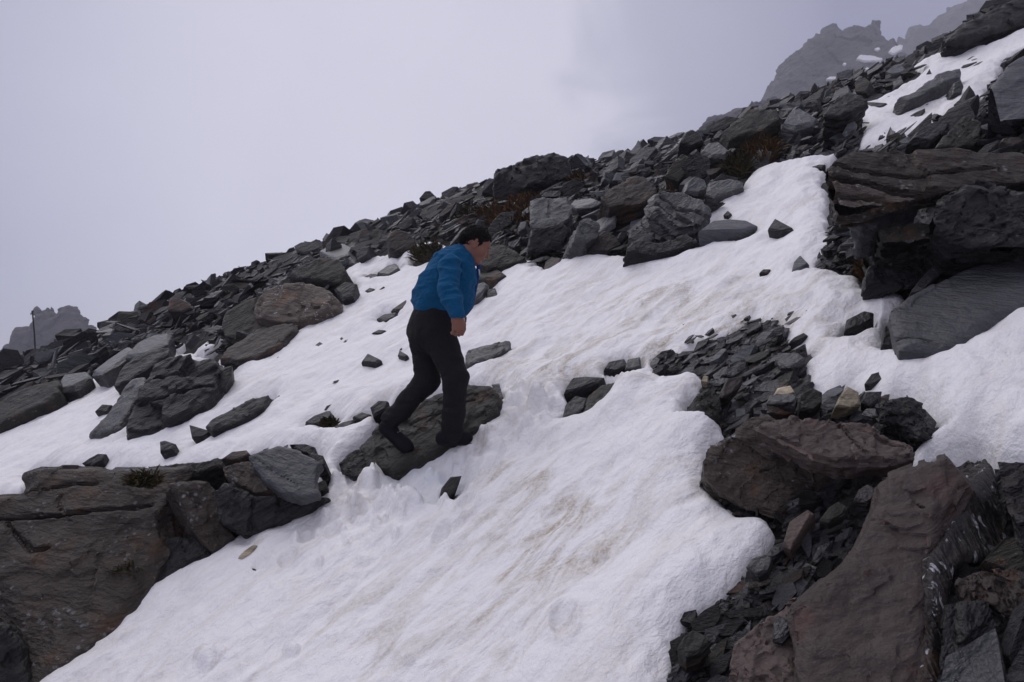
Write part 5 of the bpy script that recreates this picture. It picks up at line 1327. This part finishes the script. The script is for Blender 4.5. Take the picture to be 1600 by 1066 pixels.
def folds(amp, fx, fy, fz, seed, extra=None):
    def g(v):
        n = noise3(v[:, 0] * fx, v[:, 1] * fy, v[:, 2] * fz, seed)
        m = noise3(v[:, 0] * fx * 2.3, v[:, 1] * fy * 2.3, v[:, 2] * fz * 2.3, seed + 1)
        d = amp * (1 - 2 * np.abs(n)) * .9 + amp * .4 * (1 - 2 * np.abs(m))
        return d + (extra(v) if extra else 0)
    return g
# jacket
pts = [pel, che, shR, shL, elR, elL, wrR, wrL]
lo, hi = bounds(pts, .24)
J = Field(np.arange(lo[0], hi[0], .0066), np.arange(lo[1], hi[1], .0072), np.arange(lo[2], hi[2], .0066))
hem = q_(684, 487, 0)
J.cap(q_(684, 488, 0), q_(696, 440, 0), .143, .136, .02, 1.12)
J.cap(q_(696, 440, 0), q_(707, 415, 0), .148, .120, .05, 1.30)
J.cap(q_(703, 420, 0), nec + (.0, 0, .01), .105, .066, .05, 1.05)
J.cap(q_(722, 424, 0), q_(716, 476, 0), .088, .09, .05, 1.2)
J.ell(q_(668, 468, 0), (FWD, LAT, UPV), (.085, .15, .12), .05)
for s_, e in ((shR, elR), (shL, elL)): J.cap(s_, e, .063, .053, .010)
J.cap(elR, wrR + (0, 0, .012), .053, .041, .010); J.cap(elL, wrL, .062, .047, .03)
J.cap(nec + (-.005, 0, 0), nec + FWD * .035 + (0, 0, .035), .068, .070, .02)
J.plane(q_(684, 496, 0), unit((-.10, 0, -1)))
# keep the sleeve that reaches below the hem
J.cap(elR + (wrR - elR) * .3, wrR + (0, 0, .008), .056, .046, .012)
# neck opening and cuff openings
J.cap(nec + FWD * .012 + (0, 0, .04), nec + FWD * .06 + (0, 0, .14), .058, .070, .006, sub=True)
J.cap(wrR + (0, 0, -.03), wrR + (0, 0, -.10), .033, .04, .006, sub=True)
_hz = hem[2]
def hemfade(g): return lambda v: g(v) * np.clip((v[:, 2] - _hz + .01) / .06, .12, 1)
jk = J.mesh('jacket', 'fleece', man, disp=hemfade(folds(.011, 8, 7, 17, 301, lambda v: .007 * (1 - 2 * np.abs(noise3(v[:, 0] * 9 + v[:, 2] * 9, v[:, 1] * 5, v[:, 2] * 14 - v[:, 0] * 10, 305))))), label='blue fleece jacket with dark collar, zipped up')
_w = unit(wrR - elR)
tube('cuff', [wrR - _w * .030 - ROOT, wrR + _w * .006 - ROOT], [.047, .044], 'navy', man, 16)
# shoulder and side seams
lo, hi = bounds([q_(684, 490, 0)], .26)
# trousers
pts = [hipR, hipL, knR, knL, anR, anL, pel]
lo, hi = bounds(pts, .19)
T_ = Field(np.arange(lo[0], hi[0], .0066), np.arange(lo[1], hi[1], .0072), np.arange(lo[2], hi[2], .0066))
T_.cap(q_(680, 497, 0), q_(676, 518, 0), .142, .138, .02, 1.22)
T_.ell(q_(664, 520, .02), (FWD, LAT, UPV), (.10, .155, .12), .05)
T_.cap(hipR + (0, 0, -.02), knR, .102, .076, .04); T_.cap(knR, anR + (0, 0, -.015), .074, .060, .025)
T_.cap(hipL + (0, 0, -.02), knL, .098, .076, .04); T_.cap(knL, anL, .074, .058, .025)
T_.plane(q_(684, 484, 0), (0, 0, 1))
tr = T_.mesh('trousers', 'trouser', man, disp=folds(.008, 7, 7, 14, 311, lambda v: .010 * (1 - 2 * np.abs(noise3(v[:, 0] * 6, v[:, 1] * 6, v[:, 2] * 22, 7))) * np.exp(-((v[:, 2] - anR[2] - .08) / .12) ** 2)))
# shoes with sole and laces
for (h, tt_, an) in ((heR, toR, anR), (heL, toL, anL)):
    d = unit(tt_ - h); upn = unit(UPV - d * (UPV @ d)); sd2 = np.cross(d, upn)
    h2 = h - d * .03; t2 = tt_ + d * .045
    lo, hi = bounds([h2, t2, an], .11)
    S_ = Field(*[np.arange(a, b, .0052) for a, b in zip(lo, hi)])
    S_.cap(h2 + d * .03, t2 - d * .06, .046, .045, .02, 1.0); S_.cap(t2 - d * .07, t2 - d * .03, .042, .036, .02, 1.15, sd2)
    S_.cap(h2 + d * .045, an + (an - h) * .25, .046, .048, .03)
    S_.plane(h2 - upn * .036, -upn)
    sh = S_.mesh('shoe', 'shoe', man)
    lo, hi = bounds([h2, t2], .10)
    S_ = Field(*[np.arange(a, b, .0052) for a, b in zip(lo, hi)])
    S_.cap(h2 + d * .03, t2 - d * .05, .050, .051, .02, 1.0); S_.cap(t2 - d * .08, t2 - d * .03, .050, .042, .02, 1.1, sd2)
    S_.plane(h2 - upn * .030, upn); S_.plane(h2 - upn * .048, -upn)
    so = S_.mesh('sole', 'trouser', None); so.parent = sh
    for k_ in range(4):
        c = h2 + d * (.105 + .022 * k_) + upn * (.050 - .007 * k_)
        tube('lace', [c - sd2 * .022 - upn * .004 - ROOT, c + upn * .003 - ROOT, c + sd2 * .022 - upn * .004 - ROOT], .0025, 'zip' if k_ == 1 else 'trouser', sh, 6)
# collar: a standing band that opens at the throat
V = []; Fc = []; seg = 40; rows = [(-.030, .080), (.0, .079), (.030, .074), (.048, .072), (.048, .066), (.02, .064)]
cn = unit(FWD * .38 + UPV); cf = unit(FWD - cn * (FWD @ cn)); cl_ = LAT; cc = nec + FWD * .012 + UPV * .022
for i in range(seg + 1):
    a = math.radians(14) + (2 * math.pi - math.radians(28)) * i / seg
    for u_, r in rows:
        fl = 1 + .10 * max(0, math.cos(a))
        V.append(cc + cf * (r * fl * math.cos(a)) + cl_ * (r * .95 * math.sin(a)) + cn * (u_ + .018 * math.cos(a)) - ROOT)
nr = len(rows)
for i in range(seg):
    for k_ in range(nr):
        a0, a1 = i * nr + k_, i * nr + (k_ + 1) % nr
        Fc.append((a0, a1, a1 + nr, a0 + nr))
co_ = link('collar', mesh_np('collar', np.array(V), np.array(Fc), True), M['navy'], man)
# zip placket down the front, with its pull
zp = [cc + cf * .088 + cn * .03, q_(748, 418, -.01), q_(745, 436, -.01), q_(741, 458, -.01), q_(736, 482, -.01)]
pl_ = tube('placket', [p - ROOT for p in zp], [.012, .016, .015, .014, .012], 'navy', man, 8)
pz = q_(748, 421, -.025) - ROOT
z_ = tube('zip_pull', [pz, pz + (.004, -.004, -.022), pz + (.004, -.004, -.04)], [.004, .006, .004], 'zip', man, 6)
# pale piping where the sleeve seam meets the chest

HAZE = 0.00072
# ------------------------------------------------------------------ the cloud we stand in
def box_mesh(name, x0, x1, y0, y1, z0, z1):
    v = [(x, y, z) for x in (x0, x1) for y in (y0, y1) for z in (z0, z1)]
    f = [(0,1,3,2),(4,6,7,5),(0,4,5,1),(2,3,7,6),(0,2,6,4),(1,5,7,3)]
    me = bpy.data.meshes.new(name); me.from_pydata(v, [], f); return me
hm = bpy.data.materials.new('haze'); hm.use_nodes = True; t = hm.node_tree; t.nodes.clear()
pv = t.nodes.new('ShaderNodeVolumePrincipled'); om = t.nodes.new('ShaderNodeOutputMaterial')
pv.inputs['Color'].default_value = (.86, .87, .95, 1); pv.inputs['Density'].default_value = HAZE; pv.inputs['Anisotropy'].default_value = 0.0
t.links.new(pv.outputs[0], om.inputs['Volume'])
hz = link('haze', box_mesh('haze', -1100, 1100, -20, 960, -560, 420), hm); tag(hz, 'pale cloud drifting over the mountainside', kind='stuff')
